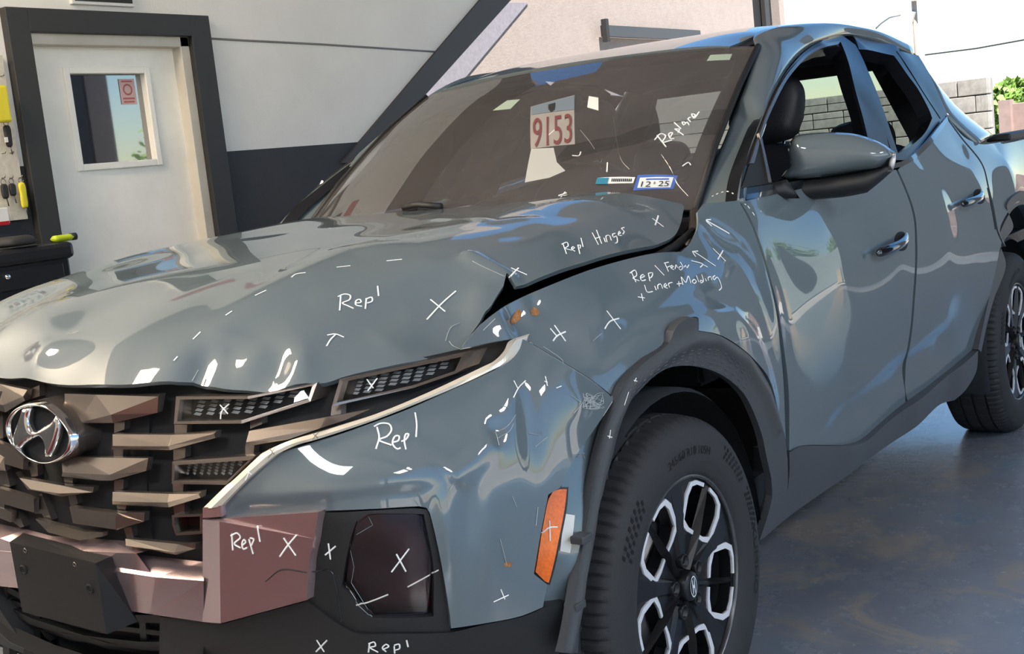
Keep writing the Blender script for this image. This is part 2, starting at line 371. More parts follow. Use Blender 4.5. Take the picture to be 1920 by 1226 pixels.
# ---- damage
S_hood.mods += [S_hood.bump((660, 600), .17, -.016, .12, .5), S_hood.crease([(785, 448), (640, 476), (545, 525), (440, 592), (385, 650), (366, 700)], .06, .010),
 S_hood.crease([(884, 488), (915, 505), (951, 524)], .022, .020, taper=False), S_hood.bump((905, 560), .035, .010, .05), S_hood.bump((830, 560), .07, -.012, .05, .8),
 S_hood.crease([(362, 718), (372, 696), (380, 680)], .022, -.013, taper=False), S_hood.bump((470, 690), .035, .011, .035), S_hood.bump((522, 674), .03, -.013, .03), S_hood.bump((568, 682), .03, .010, .03), S_hood.bump((610, 690), .03, -.006, .03),
 S_hood.crease([(890, 488), (1000, 459), (1110, 421), (1200, 403), (1280, 388)], .035, .006), S_hood.crease([(570, 560), (640, 540), (760, 515), (850, 480)], .035, .004),
 S_hood.crease([(700, 640), (790, 600), (850, 570)], .035, .006), S_hood.crease([(560, 650), (660, 610), (760, 570)], .03, -.003), S_hood.crease([(650, 470), (800, 440), (930, 420), (1020, 395)], .04, -.003), S_hood.crease([(800, 410), (930, 415), (1020, 405)], .02, .004)]
S_side.mods += [S_side.crease([(1110, 716), (1150, 672), (1197, 627), (1263, 590), (1293, 578), (1333, 573), (1380, 582), (1417, 622), (1445, 700), (1462, 770)], .030, .010, one=-1),
 S_side.bump((972, 598), .028, -.012, .03), S_side.bump((935, 605), .025, .010, .04), S_side.bump((1010, 578), .025, -.007), S_side.crease([(1000, 612), (1080, 592), (1200, 560), (1330, 520)], .04, .005),
 S_side.crease([(1315, 420), (1390, 470), (1425, 520)], .03, -.004), S_side.bump((1350, 455), .06, -.006, .035, -.6), S_side.bump((1060, 640), .05, -.005, .05), S_side.bump((1130, 600), .05, .004, .04),
 S_side.crease([(1523, 825), (1585, 760), (1695, 672), (1789, 603)], .035, -.008, one=-1), S_side.bump((1445, 560), .05, .010, .16)]
S_front.mods += [S_front.bump((992, 785), .024, -.016, .085, .0), S_front.bump((955, 720), .05, .006), S_front.crease([(930, 812), (900, 850), (845, 905)], .024, .010), S_front.bump((876, 960), .022, -.009, .06), S_front.bump((915, 1010), .02, .006, .09), S_front.bump((845, 1010), .02, .006, .09),
 S_front.crease([(414, 955), (520, 945), (640, 930), (740, 917), (838, 905)], .024, -.014, one=-1), S_front.bump((760, 810), .10, .008, .06), S_front.bump((820, 760), .05, -.004, .04), S_front.bump((1095, 750), .03, .005), S_front.bump((930, 810), .02, -.008, .02)]
# ================================================================== truck body panels
truck = empty('pickup_truck', (0, 0, 0), 'grey-blue crew-cab pickup with crumpled front fender and white marker notes', 'truck')
HOOD_OUT = [(0, 708), (80, 716), (167, 721), (250, 720), (333, 716), c(362, 717), (400, 725), (440, 731), (479, 734), (517, 733), (592, 719), (640, 707), (665, 701), (774, 678), (830, 665), c(862, 656),
 c(880, 631), c(899, 605), c(910, 584), c(918, 577), c(923, 570), c(933, 554), c(944, 536), c(951, 522), c(956, 530), (968, 537), (981, 536), (997, 527), (1030, 513), (1100, 490), (1167, 471), (1233, 458), (1262, 444), (1276, 420), c(1283, 388),
 c(.70, .55, 1.17), (.60, .485, 1.185), (.45, .42, 1.2), (.25, .372, 1.21), (0, .355, 1.215), (-.25, .372, 1.21), (-.45, .42, 1.2), (-.60, .485, 1.185), c(-.715, .56, 1.165), (-.765, .43, 1.14), (-.785, .25, 1.11), (-.79, 0, 1.09), (-.78, -.25, 1.06), c(-.75, -.49, .985), (-.70, -.65, .975), (-.62, -.765, .975), (-.52, -.81, .98), (-.4, -.845, .985), (-.25, -.876, .99)]
hood = panel('hood', S_hood, HOOD_OUT, PAINT, truck, res=.011, depth=.010)
FENDER_OUT = [(947, 574), (973, 560), (1033, 534), (1100, 508), (1167, 488), (1233, 474), c(1277, 472), (1293, 457), (1309, 424), c(1308, 398), c(1320, 382), c(1384, 376),
 (1398, 400), (1412, 430), (1429, 480), (1445, 540), (1458, 610), (1467, 690), (1471, 760), c(1473, 824), (1458, 765), (1441, 718), (1414, 676), (1380, 646), (1339, 626), c(1310, 620), c(1307, 597), (1300, 594), (1276, 604), (1264, 621), (1255, 641), (1209, 679), (1175, 715), c(1151, 745), (1112, 714), (1055, 678), (1011, 652), (983, 635), c(968, 634), (930, 640), c(884, 650), c(866, 653), c(878, 635), (905, 605), (930, 585)]
fender = panel('front_fender', S_side, FENDER_OUT, PAINT, truck, res=.010, depth=.006, mirror=True)
BUMP_OUT = [c(968, 640), (981, 636), (1011, 654), (1055, 680), (1112, 716), c(1150, 747), (1145, 759), (1128, 785), (1112, 808), (1089, 840), (1068, 876), c(1054, 909), (1048, 916), c(1028, 927), (1013, 1005), c(1001, 1076), c(1026, 1096), c(1018, 1138), (980, 1154), (912, 1168), c(846, 1178),
 (843, 1149), (827, 1054), (812, 985), (806, 962), (800, 952), c(785, 951), (732, 952), (597, 959), c(415, 971), c(422, 944), (462, 902), (490, 878), (508, 862), (526, 850), (600, 825), (640, 813), (702, 791), (804, 750), (906, 704), (942, 685), (959, 664)]
bumper = panel('bumper_cover', S_front, BUMP_OUT, PAINT, truck, res=.009, depth=.016, mirror=True)
FDOOR_OUT = [c(1388, 378), (1402, 400), (1416, 430), (1434, 480), (1450, 540), (1464, 610), (1475, 690), (1480, 760), c(1480, 845), (1500, 836), (1520, 834), (1600, 833), (1625, 824), (1660, 793), c(1699, 763), (1697, 735), (1694, 690), (1698, 665), (1707, 613), (1713, 539), (1716, 462), (1713, 409), (1707, 384), c(1680, 318), (1600, 330), (1500, 352)]
fdoor = panel('front_door', S_side, FDOOR_OUT, PAINT, truck, res=.016, depth=.014, mirror=True)
RDOOR_OUT = [c(1684, 318), (1711, 384), (1717, 409), (1720, 462), (1717, 539), (1711, 613), (1702, 665), (1698, 690), (1701, 735), c(1704, 759), (1760, 716), c(1833, 655), (1843, 610), (1858, 545), (1872, 480), c(1878, 455), (1868, 430), (1860, 385), (1852, 352), (1841, 310), (1803, 261), c(1776, 224), c(1768, 232), (1745, 262), (1725, 282), (1705, 296)]
rdoor = panel('rear_door', S_side, RDOOR_OUT, PAINT, truck, res=.018, depth=.014, mirror=True)
BED_OUT = [c(1778, 222), (1805, 259), (1843, 308), (1855, 352), (1863, 385), (1871, 430), c(1881, 455), (1886, 462), (.955, 2.66, .86), (.957, 2.80, .92), (.96, 3.0, .945), (.957, 3.2, .92), (.95, 3.35, .84), (.945, 3.45, .70), c(.94, 3.5, .5), c(.93, 4.02, .55), (.92, 4.05, .9), c(.89, 4.02, 1.2), c(.885, 3.2, 1.19), (.882, 2.95, 1.19), (.882, 2.75, 1.2), (.872, 2.6, 1.24)]
bed = panel('bed_side', S_side, BED_OUT, PAINT, truck, res=.022, depth=.03, mirror=True)
# front arch moulding, rocker cladding
FL_OUT = [c(1056, 1224), (1068, 1168), (1079, 1101), (1091, 1035), (1102, 969), (1114, 900), (1139, 801), (1159, 749), (1175, 715), (1209, 679), (1256, 641), (1264, 621), (1276, 604), (1300, 595), c(1307, 597), c(1310, 621), (1339, 626), (1380, 647), (1414, 677), (1441, 719), (1458, 766), (1472, 824), c(1477, 862), (1476, 920), (1462, 975), c(1424, 1014),
 (1440, 965), (1448, 930), c(1446, 895), (1437, 855), (1430, 820), (1417, 782), (1400, 746), (1375, 718), (1339, 696), (1297, 686), (1256, 689), (1225, 707), (1197, 735), (1175, 765), (1161, 806), (1139, 890), (1126, 940), (1112, 1010), (1100, 1090), (1090, 1160), c(1084, 1224)]
S_flare = Surf((1, 0, 0), [(x-.006, y, z) for x, y, z in [(.945, -.60, .42), (.95, -.55, .6), (.952, -.45, .75), (.952, -.3, .88), (.955, -.1, .95), (.955, .1, .97), (.955, .3, .92), (.952, .45, .8), (.948, .55, .65), (.942, .6, .5), (.93, .55, .36), (.935, -.52, .4), (.935, -.46, .6), (.935, -.3, .76), (.938, 0, .86), (.938, .2, .83), (.938, .38, .68), (.935, .45, .5), (.925, .45, .37), (.938, -.1, .85)]], 1e-5)
S_flare.mods += [S_flare.crease([(1068, 1220), (1092, 1100), (1126, 900), (1150, 800), (1185, 725), (1262, 660), (1300, 640), (1345, 640), (1400, 680), (1437, 740), (1458, 800)], .016, .010, taper=False)]
flare = panel('arch_moulding', S_flare, FL_OUT, CLAD, truck, res=.009, depth=.018, mirror=True)
ROCK_OUT = [c(1480, 848), (1500, 838), (1520, 836), (1600, 835), (1626, 826), (1660, 796), (1702, 764), (1760, 719), c(1834, 657), (1832, 690), (1815, 725), c(1790, 750), (1760, 760), (1700, 812), (1620, 868), (1540, 925), (1480, 968), c(1426, 1014), (1455, 975), (1474, 930), (1480, 890)]
S_rock = Surf((1, 0, 0), [(.92, .5, .52), (.928, 1.0, .5), (.928, 1.5, .44), (.928, 2.0, .43), (.93, 2.5, .44), (.90, .5, .34), (.915, 1.0, .30), (.915, 1.5, .28), (.915, 2.0, .28), (.92, 2.5, .30), (.932, 1.0, .42), (.932, 1.6, .38), (.932, 2.1, .37)], 1e-5)
rock = panel('rocker_cladding', S_rock, ROCK_OUT, CLAD, truck, res=.02, depth=.10, mirror=True)
RF_OUT = [c(1834, 655), (1843, 612), (1857, 548), (1873, 478), (1884, 450), (1900, 425), (.962, 2.78, .945), (.965, 3.0, .985), (.962, 3.2, .955), (.957, 3.4, .86), (.952, 3.50, .72), c(.945, 3.55, .5), c(.94, 3.49, .5), (.945, 3.44, .70), (.95, 3.34, .82), (.955, 3.2, .90), (.957, 3.0, .93), (.955, 2.80, .90), (.95, 2.67, .83), (1886, 497), (1864, 560), (1850, 612), c(1840, 660)]
S_rf = Surf((1, 0, 0), [(.935, 2.4, .45), (.945, 2.45, .65), (.955, 2.6, .85), (.96, 2.8, .95), (.963, 3.0, .98), (.96, 3.2, .95), (.955, 3.4, .85), (.948, 3.5, .6), (.95, 3.0, .90), (.935, 2.55, .5), (.935, 3.45, .5)], 1e-5)
panel('arch_moulding', S_rf, RF_OUT, CLAD, truck, res=.02, depth=.05, mirror=True)
# windshield, roof, pillars
WS_OUT = [c(-.712, .592, 1.15), (-.60, .50, 1.168), (-.45, .43, 1.183), (-.25, .385, 1.193), (0, .37, 1.195), (.25, .385, 1.193), (.45, .43, 1.183), (.60, .50, 1.168), c(.712, .592, 1.15), (.69, .80, 1.28), (.665, 1.03, 1.455), c(.638, 1.24, 1.586), (.55, 1.225, 1.597), (.42, 1.215, 1.607), (.25, 1.208, 1.615), (0, 1.205, 1.618), (-.25, 1.208, 1.615), (-.42, 1.215, 1.607), (-.55, 1.225, 1.597), c(-.638, 1.24, 1.586), (-.665, 1.03, 1.455), (-.69, .80, 1.28)]
wshield = panel('windshield', S_ws, WS_OUT, GLASS, truck, res=.03, depth=.005)
def inset(pts, fx, z0, z1):
    out = []
    for p in pts:
        k = p[-1] == 'c'; q = np.array(p[:3], float); q[0] *= fx; t = (q[2]-1.15)/(1.6-1.15); q[1] = q[1]+(z0*(1-t)-z1*t); out.append((*q, 'c') if k else tuple(q))
    return out
frit = panel('windshield_black_border', S_ws, WS_OUT, GLOSSB, wshield, holes=[inset(WS_OUT, .935, .055, .012)], res=.03, depth=.002, off=-.006)
ROOF_OUT = [c(-.56, 1.22, 1.6), (-.3, 1.20, 1.61), (0, 1.195, 1.62), (.3, 1.20, 1.61), c(.56, 1.22, 1.6), (.56, 1.7, 1.6), (.555, 2.3, 1.6), c(.55, 2.78, 1.6), (0, 2.82, 1.6), c(-.55, 2.78, 1.6), (-.555, 2.3, 1.6), (-.56, 1.7, 1.6)]
roof = panel('roof', S_roof, ROOF_OUT, PAINT, truck, res=.03, depth=.03)
panel('roof_ditch_moulding', S_roof, [c(.562, 1.21, 1.6), c(.592, 1.215, 1.6), (.592, 1.8, 1.6), (.588, 2.4, 1.6), c(.582, 2.78, 1.6), c(.552, 2.78, 1.6), (.558, 2.3, 1.6), (.562, 1.8, 1.6)], BLACKP, truck, res=.03, depth=.02, off=-.006, mirror=True)
# cab side: roof rail + A pillar in one outer frame around both windows
def rail_pts():
    # cross-section curves from the roof moulding down to the top of the door frames
    inner = [(.714, .60, 1.150), (.70, .72, 1.235), (.683, .90, 1.350), (.662, 1.08, 1.480), (.640, 1.23, 1.578), (.594, 1.33, 1.628), (.594, 1.5, 1.658), (.594, 1.8, 1.674), (.590, 2.1, 1.669), (.588, 2.4, 1.650), (.584, 2.75, 1.600)]
    px = [(1385, 374), (1392, 322), (1415, 255), (1447, 180), (1478, 127), (1508, 95), (1540, 78), (1585, 68), (1625, 74), (1665, 84), (1713, 103)]
    outer = [tuple(S_gh.hit(*q)) for q in px]
    return np.array(inner), np.array(outer)
RI, RO = rail_pts()
def loft(name, A, B, bulge, m, parent, nv=8, mirror=True, thick=.02, sub=5):
    A = np.array(smooth_line([(a, False) for a in A], False, .05)) if False else A
    k = len(A); tt = np.linspace(0, k-1, (k-1)*sub+1)
    def samp(Q, t):
        i = min(int(t), k-2); f = t-i; p0 = Q[max(i-1, 0)]; p1 = Q[i]; p2 = Q[i+1]; p3 = Q[min(i+2, k-1)]
        return .5*((2*p1)+(-p0+p2)*f+(2*p0-5*p1+4*p2-p3)*f*f+(-p0+3*p1-3*p2+p3)*f**3)
    V = []
    for t in tt:
        a, b = samp(A, t), samp(B, t); d = samp(A, min(t+.01, k-1))-samp(A, max(t-.01, 0)); n = np.cross(b-a, d); n /= np.linalg.norm(n)
        if n[0] < 0: n = -n
        bl = bulge(t/(k-1)) if callable(bulge) else bulge
        for j in range(nv+1):
            u = j/nv; V.append(a*(1-u)+b*u+n*(bl*4*u*(1-u)))
    nr = len(tt); F = [(i*(nv+1)+j, i*(nv+1)+j+1, (i+1)*(nv+1)+j+1, (i+1)*(nv+1)+j) for i in range(nr-1) for j in range(nv)]
    V = np.array(V)
    for sgn in ((1, -1) if mirror else (1,)):
        o = mesh(name, V*[sgn, 1, 1], F if sgn > 0 else [f[::-1] for f in F], m, parent, smooth=True)
        bm = bmesh.new(); bm.from_mesh(o.data); bmesh.ops.recalc_face_normals(bm, faces=bm.faces)
        if sum(f.normal.x*sgn*f.calc_area() for f in bm.faces) < 0: bmesh.ops.reverse_faces(bm, faces=bm.faces)
        bm.to_mesh(o.data); bm.free()
        md = o.modifiers.new('thick', 'SOLIDIFY'); md.thickness = thick; md.offset = -1
    return o
loft('cab_side_rail', RI, RO, lambda t: .014+.018*t, PAINT, truck)
# door frames and window openings on the tumblehome surface
FW_OUT = [c(1388, 372), (1394, 322), (1417, 256), (1449, 181), (1480, 128), (1510, 96), (1541, 77), c(1580, 67), c(1604, 84), c(1672, 298), (1600, 326), (1500, 350)]
FW_HOLE = [c(1444, 346), c(1427, 246), (1456, 178), (1485, 133), (1513, 105), (1540, 91), c(1568, 84), c(1578, 92), (1600, 150), (1620, 210), c(1638, 300), (1560, 322), (1500, 338)]
panel('front_door_frame', S_gh, FW_OUT, PILL, truck, holes=[FW_HOLE], res=.02, depth=.05, off=.004, mirror=True)
FS = [c(1406, 306), (1423, 256), (1453, 181), (1484, 129), (1513, 100), (1543, 84), c(1577, 76), c(1572, 83), (1545, 89), (1515, 105), (1487, 135), (1458, 183), (1430, 250), c(1414, 306)]
panel('window_bright_moulding', S_gh, FS, SILVER, truck, res=.02, depth=.01, off=.012, mirror=True)
BP = [c(1577, 77), c(1596, 77), (1620, 140), (1645, 210), c(1668, 270), c(1648, 262), (1620, 190), (1597, 130)]
panel('pillar_applique', S_gh, [c(1576, 78), c(1598, 80), (1622, 145), (1648, 215), c(1672, 296), c(1634, 290), (1618, 220), (1598, 145)], PILL, truck, res=.02, depth=.01, off=.013, mirror=True)
RW_OUT = [c(1599, 67), (1640, 73), c(1684, 87), (1690, 110), (1722, 160), c(1775, 222), (1768, 232), (1745, 262), (1725, 282), c(1700, 300), c(1676, 300), (1652, 222), (1625, 150)]
RW_HOLE = [c(1606, 92), (1640, 96), c(1676, 104), (1700, 138), (1722, 168), (1744, 210), c(1748, 222), (1735, 248), (1715, 268), c(1684, 288), (1662, 222), (1635, 150)]
panel('rear_door_frame', S_gh, RW_OUT, PILL, truck, holes=[RW_HOLE], res=.02, depth=.05, off=.004, mirror=True)
panel('quarter_trim', S_gh, [c(1681, 95), c(1722, 104), (1738, 130), (1755, 165), c(1777, 215), c(1764, 222), (1725, 162), (1700, 122)], PILL, truck, res=.02, depth=.01, off=.006, mirror=True)
# sail panel behind the rear door running down to the bed rail
def mk(*p): return np.array(p, float)
SAIL_I = np.array([S_roof.pt(S_roof.ab(mk(.584, 2.72, 1.6)))[0], (.60, 2.86, 1.53), (.66, 3.0, 1.43), (.74, 3.12, 1.31), (.82, 3.22, 1.215)])
SAIL_O = np.array([S_gh.hit(1718, 103), S_gh.hit(1738, 130), S_gh.hit(1757, 165), S_gh.hit(1778, 215), (.882, 2.72, 1.2)])
loft('sail_panel', SAIL_I, SAIL_O, .012, PAINT, truck, nv=6)
box('bed_rail_cap', (.84, 3.62, 1.205), (.10, .85, .03), BLACKP, truck, bev=.008); box('bed_rail_cap', (-.84, 3.62, 1.205), (.10, .85, .03), BLACKP, truck, bev=.008)
box('tailgate', (0, 4.03, .88), (1.5, .06, .62), PAINT, truck, bev=.02); box('bed_floor', (0, 3.4, .72), (1.5, 1.2, .05), BLACKP, truck)
# ================================================================== cab back, inner cores, interior
def frame_wall(name, outer, hole, th, m, parent):
    V = [*outer, *hole]; n = len(outer); bm = bmesh.new(); A = [bm.verts.new(p) for p in V]; B = [bm.verts.new(Vector(p)+Vector((0, th, 0))) for p in V]
    for L in (A, B):
        for i in range(n): j = (i+1) % n; bm.faces.new((L[i], L[j], L[n+j], L[n+i]))
    for i in range(n):
        j = (i+1) % n; bm.faces.new((A[i], A[j], B[j], B[i])); bm.faces.new((A[n+i], A[n+j], B[n+j], B[n+i]))
    return bm_obj(name, bm, m, parent)
cabback = frame_wall('cab_back_wall', [(-.80, 2.70, .55), (.80, 2.70, .55), (.83, 2.70, 1.2), (.57, 2.66, 1.60), (-.57, 2.66, 1.60), (-.83, 2.70, 1.2)], [(-.62, 2.70, 1.10), (.62, 2.70, 1.10), (.64, 2.70, 1.2), (.50, 2.67, 1.53), (-.50, 2.67, 1.53), (-.64, 2.70, 1.2)], .05, INTER, truck)
mesh('rear_window', [(-.62, 2.72, 1.10), (.62, 2.72, 1.10), (.64, 2.72, 1.2), (.50, 2.69, 1.53), (-.50, 2.69, 1.53), (-.64, 2.72, 1.2)], [(0, 1, 2, 3, 4, 5)], glass_mat('rear_glass', (.36, .41, .39), 1.45), truck)
for k in range(5): tube('defroster_line', [(-.54, 2.715, 1.18+k*.06), (.54, 2.715, 1.18+k*.06)], .0015, INKRED, truck, 4)
box('cab_floor', (0, 1.6, .42), (1.7, 2.2, .08), INTER, truck)
# headliner just under the roof
hl = panel('headliner', S_roof, [c(-.55, 1.30, 1.6), c(.55, 1.30, 1.6), c(.54, 2.66, 1.6), c(-.54, 2.66, 1.6)], mat('headliner_cloth', (.10, .10, .11), rough=.9), truck, res=.06, depth=.006, off=-.05)
# dashboard
bm = bmesh.new(); prof = [(.45, 1.08), (.55, 1.13), (.85, 1.14), (1.02, 1.11), (1.06, 1.05), (1.02, .95), (1.08, .85), (1.0, .7), (.5, .7)]
L = [bm.verts.new((-.74, y, z)) for y, z in prof]; R_ = [bm.verts.new((.74, y, z)) for y, z in prof]
for i in range(len(prof)): j = (i+1) % len(prof); bm.faces.new((L[i], L[j], R_[j], R_[i]))
bm.faces.new(L); bm.faces.new(R_[::-1]); bmesh.ops.bevel(bm, geom=list(bm.edges), offset=.012, segments=2, affect='EDGES'); bm_obj('dashboard', bm, INTER, truck)
inflate('instrument_hood', [(.18, 1.0, 1.12), (.22, 1.0, 1.19), (.38, 1.0, 1.215), (.54, 1.0, 1.19), (.58, 1.0, 1.12)], (0, -1, 0), .10, .06, .08, INTER, truck)
def torus(name, R, r, m, parent, mt, n=40, k=8):
    V = []; F = []
    for i in range(n):
        a = 2*math.pi*i/n
        for j in range(k):
            b = 2*math.pi*j/k; V.append(mt @ Vector(((R+r*math.cos(b))*math.cos(a), (R+r*math.cos(b))*math.sin(a), r*math.sin(b))))
    for i in range(n):
        for j in range(k): F.append((i*k+j, ((i+1) % n)*k+j, ((i+1) % n)*k+(j+1) % k, i*k+(j+1) % k))
    return mesh(name, V, F, m, parent, smooth=True)
swm = Matrix.Translation((.38, 1.17, 1.06)) @ Matrix.Rotation(math.radians(66), 4, 'X')
sw = torus('steering_wheel', .185, .017, SEATM, truck, swm)
inflate('wheel_hub', [tuple(swm @ Vector((x, y, 0))) for x, y in ((-.15, .03), (-.06, .07), (.06, .07), (.15, .03), (.15, -.02), (.06, -.05), (.03, -.17), (-.03, -.17), (-.06, -.05), (-.15, -.02))], tuple(swm.to_3x3() @ Vector((0, 0, 1))), .03, .02, .04, INTER, sw)
def seat(x, y0):
    s = empty('front_seat', (0, 0, 0)); s.parent = truck
    o = np.array([x, y0, 0.])
    def q(px, py, pz): return tuple(o+[px, py, pz])
    inflate('seat_cushion', [q(-.25, -.05, .66), q(.25, -.05, .66), q(.27, .25, .66), q(.25, .52, .66), q(-.25, .52, .66), q(-.27, .25, .66)], (0, 0, 1), .10, .10, .09, SEATM, s, res=.03)
    n = (0, -.93, .36); tl = lambda px, h: q(px, .52+h*.36, .70+h*.93)
    inflate('seat_back', [tl(-.23, 0), tl(.23, 0), tl(.26, .2), tl(.25, .42), tl(.19, .56), tl(.10, .62), tl(-.10, .62), tl(-.19, .56), tl(-.25, .42), tl(-.26, .2)], n, .09, .06, .10, SEATM, s, res=.025)
    hr = lambda px, h: q(px, .50+h*.30, .70+h*.93)
    inflate('headrest', [hr(-.11, .65), hr(.11, .65), hr(.14, .72), hr(.135, .83), hr(.09, .88), hr(-.09, .88), hr(-.135, .83), hr(-.14, .72)], n, .06, .05, .07, SEATM, s, res=.015)
    for sx in (-.05, .05): tube('headrest_post', [tl(sx, .58), tl(sx, .70)], .007, CHROME, s, 6)
    return s
seat(.38, 1.14); seat(-.38, 1.14)
rs = empty('rear_seat', (0, 0, 0)); rs.parent = truck
inflate('seat_cushion', [(-.70, 2.0, .66), (.70, 2.0, .66), (.72, 2.25, .66), (.70, 2.5, .66), (-.70, 2.5, .66), (-.72, 2.25, .66)], (0, 0, 1), .10, .08, .1, SEATM, rs, res=.05)
inflate('seat_back', [(-.70, 2.48, .72), (.70, 2.48, .72), (.72, 2.56, 1.0), (.66, 2.62, 1.20), (-.66, 2.62, 1.20), (-.72, 2.56, 1.0)], (0, -.96, .28), .08, .05, .1, SEATM, rs, res=.05)
for x in (-.45, .45): inflate('headrest', [(x-.13, 2.60, 1.19), (x+.13, 2.60, 1.19), (x+.14, 2.62, 1.28), (x+.10, 2.63, 1.33), (x-.10, 2.63, 1.33), (x-.14, 2.62, 1.28)], (0, -.96, .28), .05, .03, .06, SEATM, rs, res=.02)
rv = inflate('rear_view_mirror', [(-.11, 1.06, 1.46), (.11, 1.06, 1.46), (.12, 1.06, 1.49), (.11, 1.06, 1.525), (-.11, 1.06, 1.525), (-.12, 1.06, 1.49)], (0, -1, 0), .03, .012, .03, INTER, truck)
tube('mirror_stalk', [(0, 1.05, 1.50), (0, 1.02, 1.525)], .012, INTER, rv)
# dark mass under the bonnet, inner wings, wheel arch liners
box('engine_bay', (0, -.12, .78), (1.16, 1.10, .40), DARK, truck); box('underbody', (0, 1.6, .34), (1.5, 4.2, .16), DARK, truck)
box('bumper_core', (0, -.66, .62), (1.10, .24, .42), DARK, truck)
for sg in (1, -1):
    pts = [np.array((sg*.765, y, z)) for y, z in ((-.5, .93), (-.38, .985), (-.25, 1.02), (-.1, 1.04), (.1, 1.052), (.25, 1.06), (.36, 1.075), (.46, 1.10))]
    bm = bmesh.new()
    for i, p in enumerate(pts): pass
    V = []
    for p in pts: V += [p+[-sg*.16, 0, -.02], p, p+[sg*.05, 0, -.03], p+[sg*.05, 0, -.12], p+[-sg*.16, 0, -.14]]
    F = [(i*5+j, (i+1)*5+j, (i+1)*5+(j+1) % 5, i*5+(j+1) % 5) for i in range(len(pts)-1) for j in range(5)]+[(0, 1, 2, 3, 4), tuple(range(len(V)-1, len(V)-6, -1))]
    bm.free(); o = mesh('inner_wing', V, F, GLOSSB, truck)
    o2 = tube('wing_seal', [tuple(p+[sg*.005, 0, .004]) for p in pts], .011, BLACKP, truck)
    # hinge strip rising at the back
    tube('bonnet_hinge', [(sg*.775, .40, 1.07), (sg*.765, .47, 1.10), (sg*.745, .53, 1.15)], .014, SILVER, truck, 6)
    for y0 in (0, 3.005):
        R = .425; V = []; F = []; n = 28; xs = [.905, .89, .62, .60]
        rr = [R, R+.01, R+.01, .05]
        for i in range(n+1):
            a = math.radians(-18)+math.radians(197)*i/n
            for x, r in zip(xs, rr): V.append((sg*x, y0-r*math.cos(a), .366+r*math.sin(a)))
        k = 4; F = [(i*k+j, (i+1)*k+j, (i+1)*k+j+1, i*k+j+1) for i in range(n) for j in range(k-1)]
        mesh('arch_liner', V, F, LINER, truck, smooth=True)
SG = glass_mat('side_glass_tinted', (.16, .18, .19), 1.5)
for hole in (FW_HOLE, RW_HOLE):
    poly = smooth_line([S_gh.to(p) for p in hole], True, .03); v, F = tri(poly, (), .08); P = S_gh.pt(v, -.01)
    shell('side_glass', P, S_gh.nrm(v), F, .004, SG, truck, mirror=True)
# cowl / wiper area
panel('cowl_panel', S_ws, [c(-.70, .585, 1.15), (-.45, .42, 1.18), (0, .36, 1.19), (.45, .42, 1.18), c(.70, .585, 1.15), c(.66, .66, 1.2), (.4, .50, 1.2), (0, .45, 1.2), (-.4, .50, 1.2), c(-.66, .66, 1.2)], BLACKP, truck, res=.04, depth=.02, off=-.03)
wp = empty('wiper'); wp.parent = truck
P1 = S_ws.hit(562, 404); P2 = S_ws.hit(606, 340)
tube('wiper_arm', [P1, P2], .008, BLACKP, wp)
wp2 = empty('wiper'); wp2.parent = truck
tube('wiper_arm', [S_ws.hit(762, 396)+[0, -.01, .01], S_ws.hit(790, 391)+[0, -.015, .012], S_ws.hit(830, 394)+[0, -.005, .01]], .010, BLACKP, wp2)
mold = [S_ws.pt(S_ws.ab(mk(x, y, z)))[0] for x, y, z in ((.712, .592, 1.15), (.69, .80, 1.28), (.665, 1.03, 1.455), (.638, 1.24, 1.586))]
for sg in (1, -1): tube('windshield_moulding', [tuple(np.array(p)*[sg, 1, 1]+[sg*.004, 0, 0]) for p in mold], .010, BLACKP, truck, 6)
# ================================================================== wheels
def wheel(cx, cy, sgn, name='wheel'):
    wv = empty(name, (cx, cy, .366)); wv.parent = truck
    if sgn < 0: wv.rotation_euler = (0, 0, math.pi)
    return wv
def lathe(name, prof, n, m, parent, smooth=True, fn=None):
    V = []; F = []; k = len(prof)
    for i in range(n):
        a = 2*math.pi*i/n
        for j, (x, r) in enumerate(prof):
            rr = fn(i, j, x, r) if fn else r
            V.append((x, rr*math.sin(a), rr*math.cos(a)))
    for i in range(n):
        for j in range(k-1): F.append((i*k+j, i*k+j+1, ((i+1) % n)*k+j+1, ((i+1) % n)*k+j))
    return mesh(name, V, F, m, parent, smooth=smooth)
# tyre: x is outward, the wheel face looks to +x
TP = [(-.115, .245), (-.125, .29), (-.122, .335), (-.108, .360), (-.098, .3665), (-.092, .3695), (-.060, .3735), (-.056, .3745), (-.054, .366), (-.047, .366), (-.045, .3748), (-.008, .3757), (-.006, .367), (.003, .367), (.005, .3757), (.045, .3748), (.047, .366), (.054, .366), (.056, .3745), (.060, .3740), (.086, .3705), (.097, .3665), (.106, .360), (.112, .352), (.1135, .350), (.118, .343), (.1225, .320), (.1245, .300), (.1230, .278), (.121, .270), (.1185, .262), (.1165, .2525), (.113, .248), (.108, .243)]
def tread(i, j, x, r):
    q = i % 4
    if j in (4, 5, 6, 19, 20, 21, 22) and q == 0: return r-.0055
    if j in (7, 10, 11, 14, 15, 18) and i % 8 == 0: return r-.004
    return r
tyre_mesh = None
w0 = wheel(.815, 0, 1)
tyre = lathe('tyre', TP, 360, RUBBER, w0, smooth=True, fn=tread)
bmx = bmesh.new(); bmx.from_mesh(tyre.data)
for e in bmx.edges:
    if len(e.link_faces) == 2 and e.calc_face_angle(0) > .5: e.smooth = False
bmx.to_mesh(tyre.data); bmx.free()
barrel = lathe('rim_barrel', [(.108, .243), (.106, .238), (.098, .236), (.085, .226), (.0, .215), (-.11, .218), (-.115, .245)], 72, RIMB, w0)
lathe('rim_lip', [(.1085, .244), (.1105, .241), (.1085, .237), (.104, .236)], 72, mat('rim_lip_grey', (.10, .10, .105), rough=.25, metal=.6), w0)
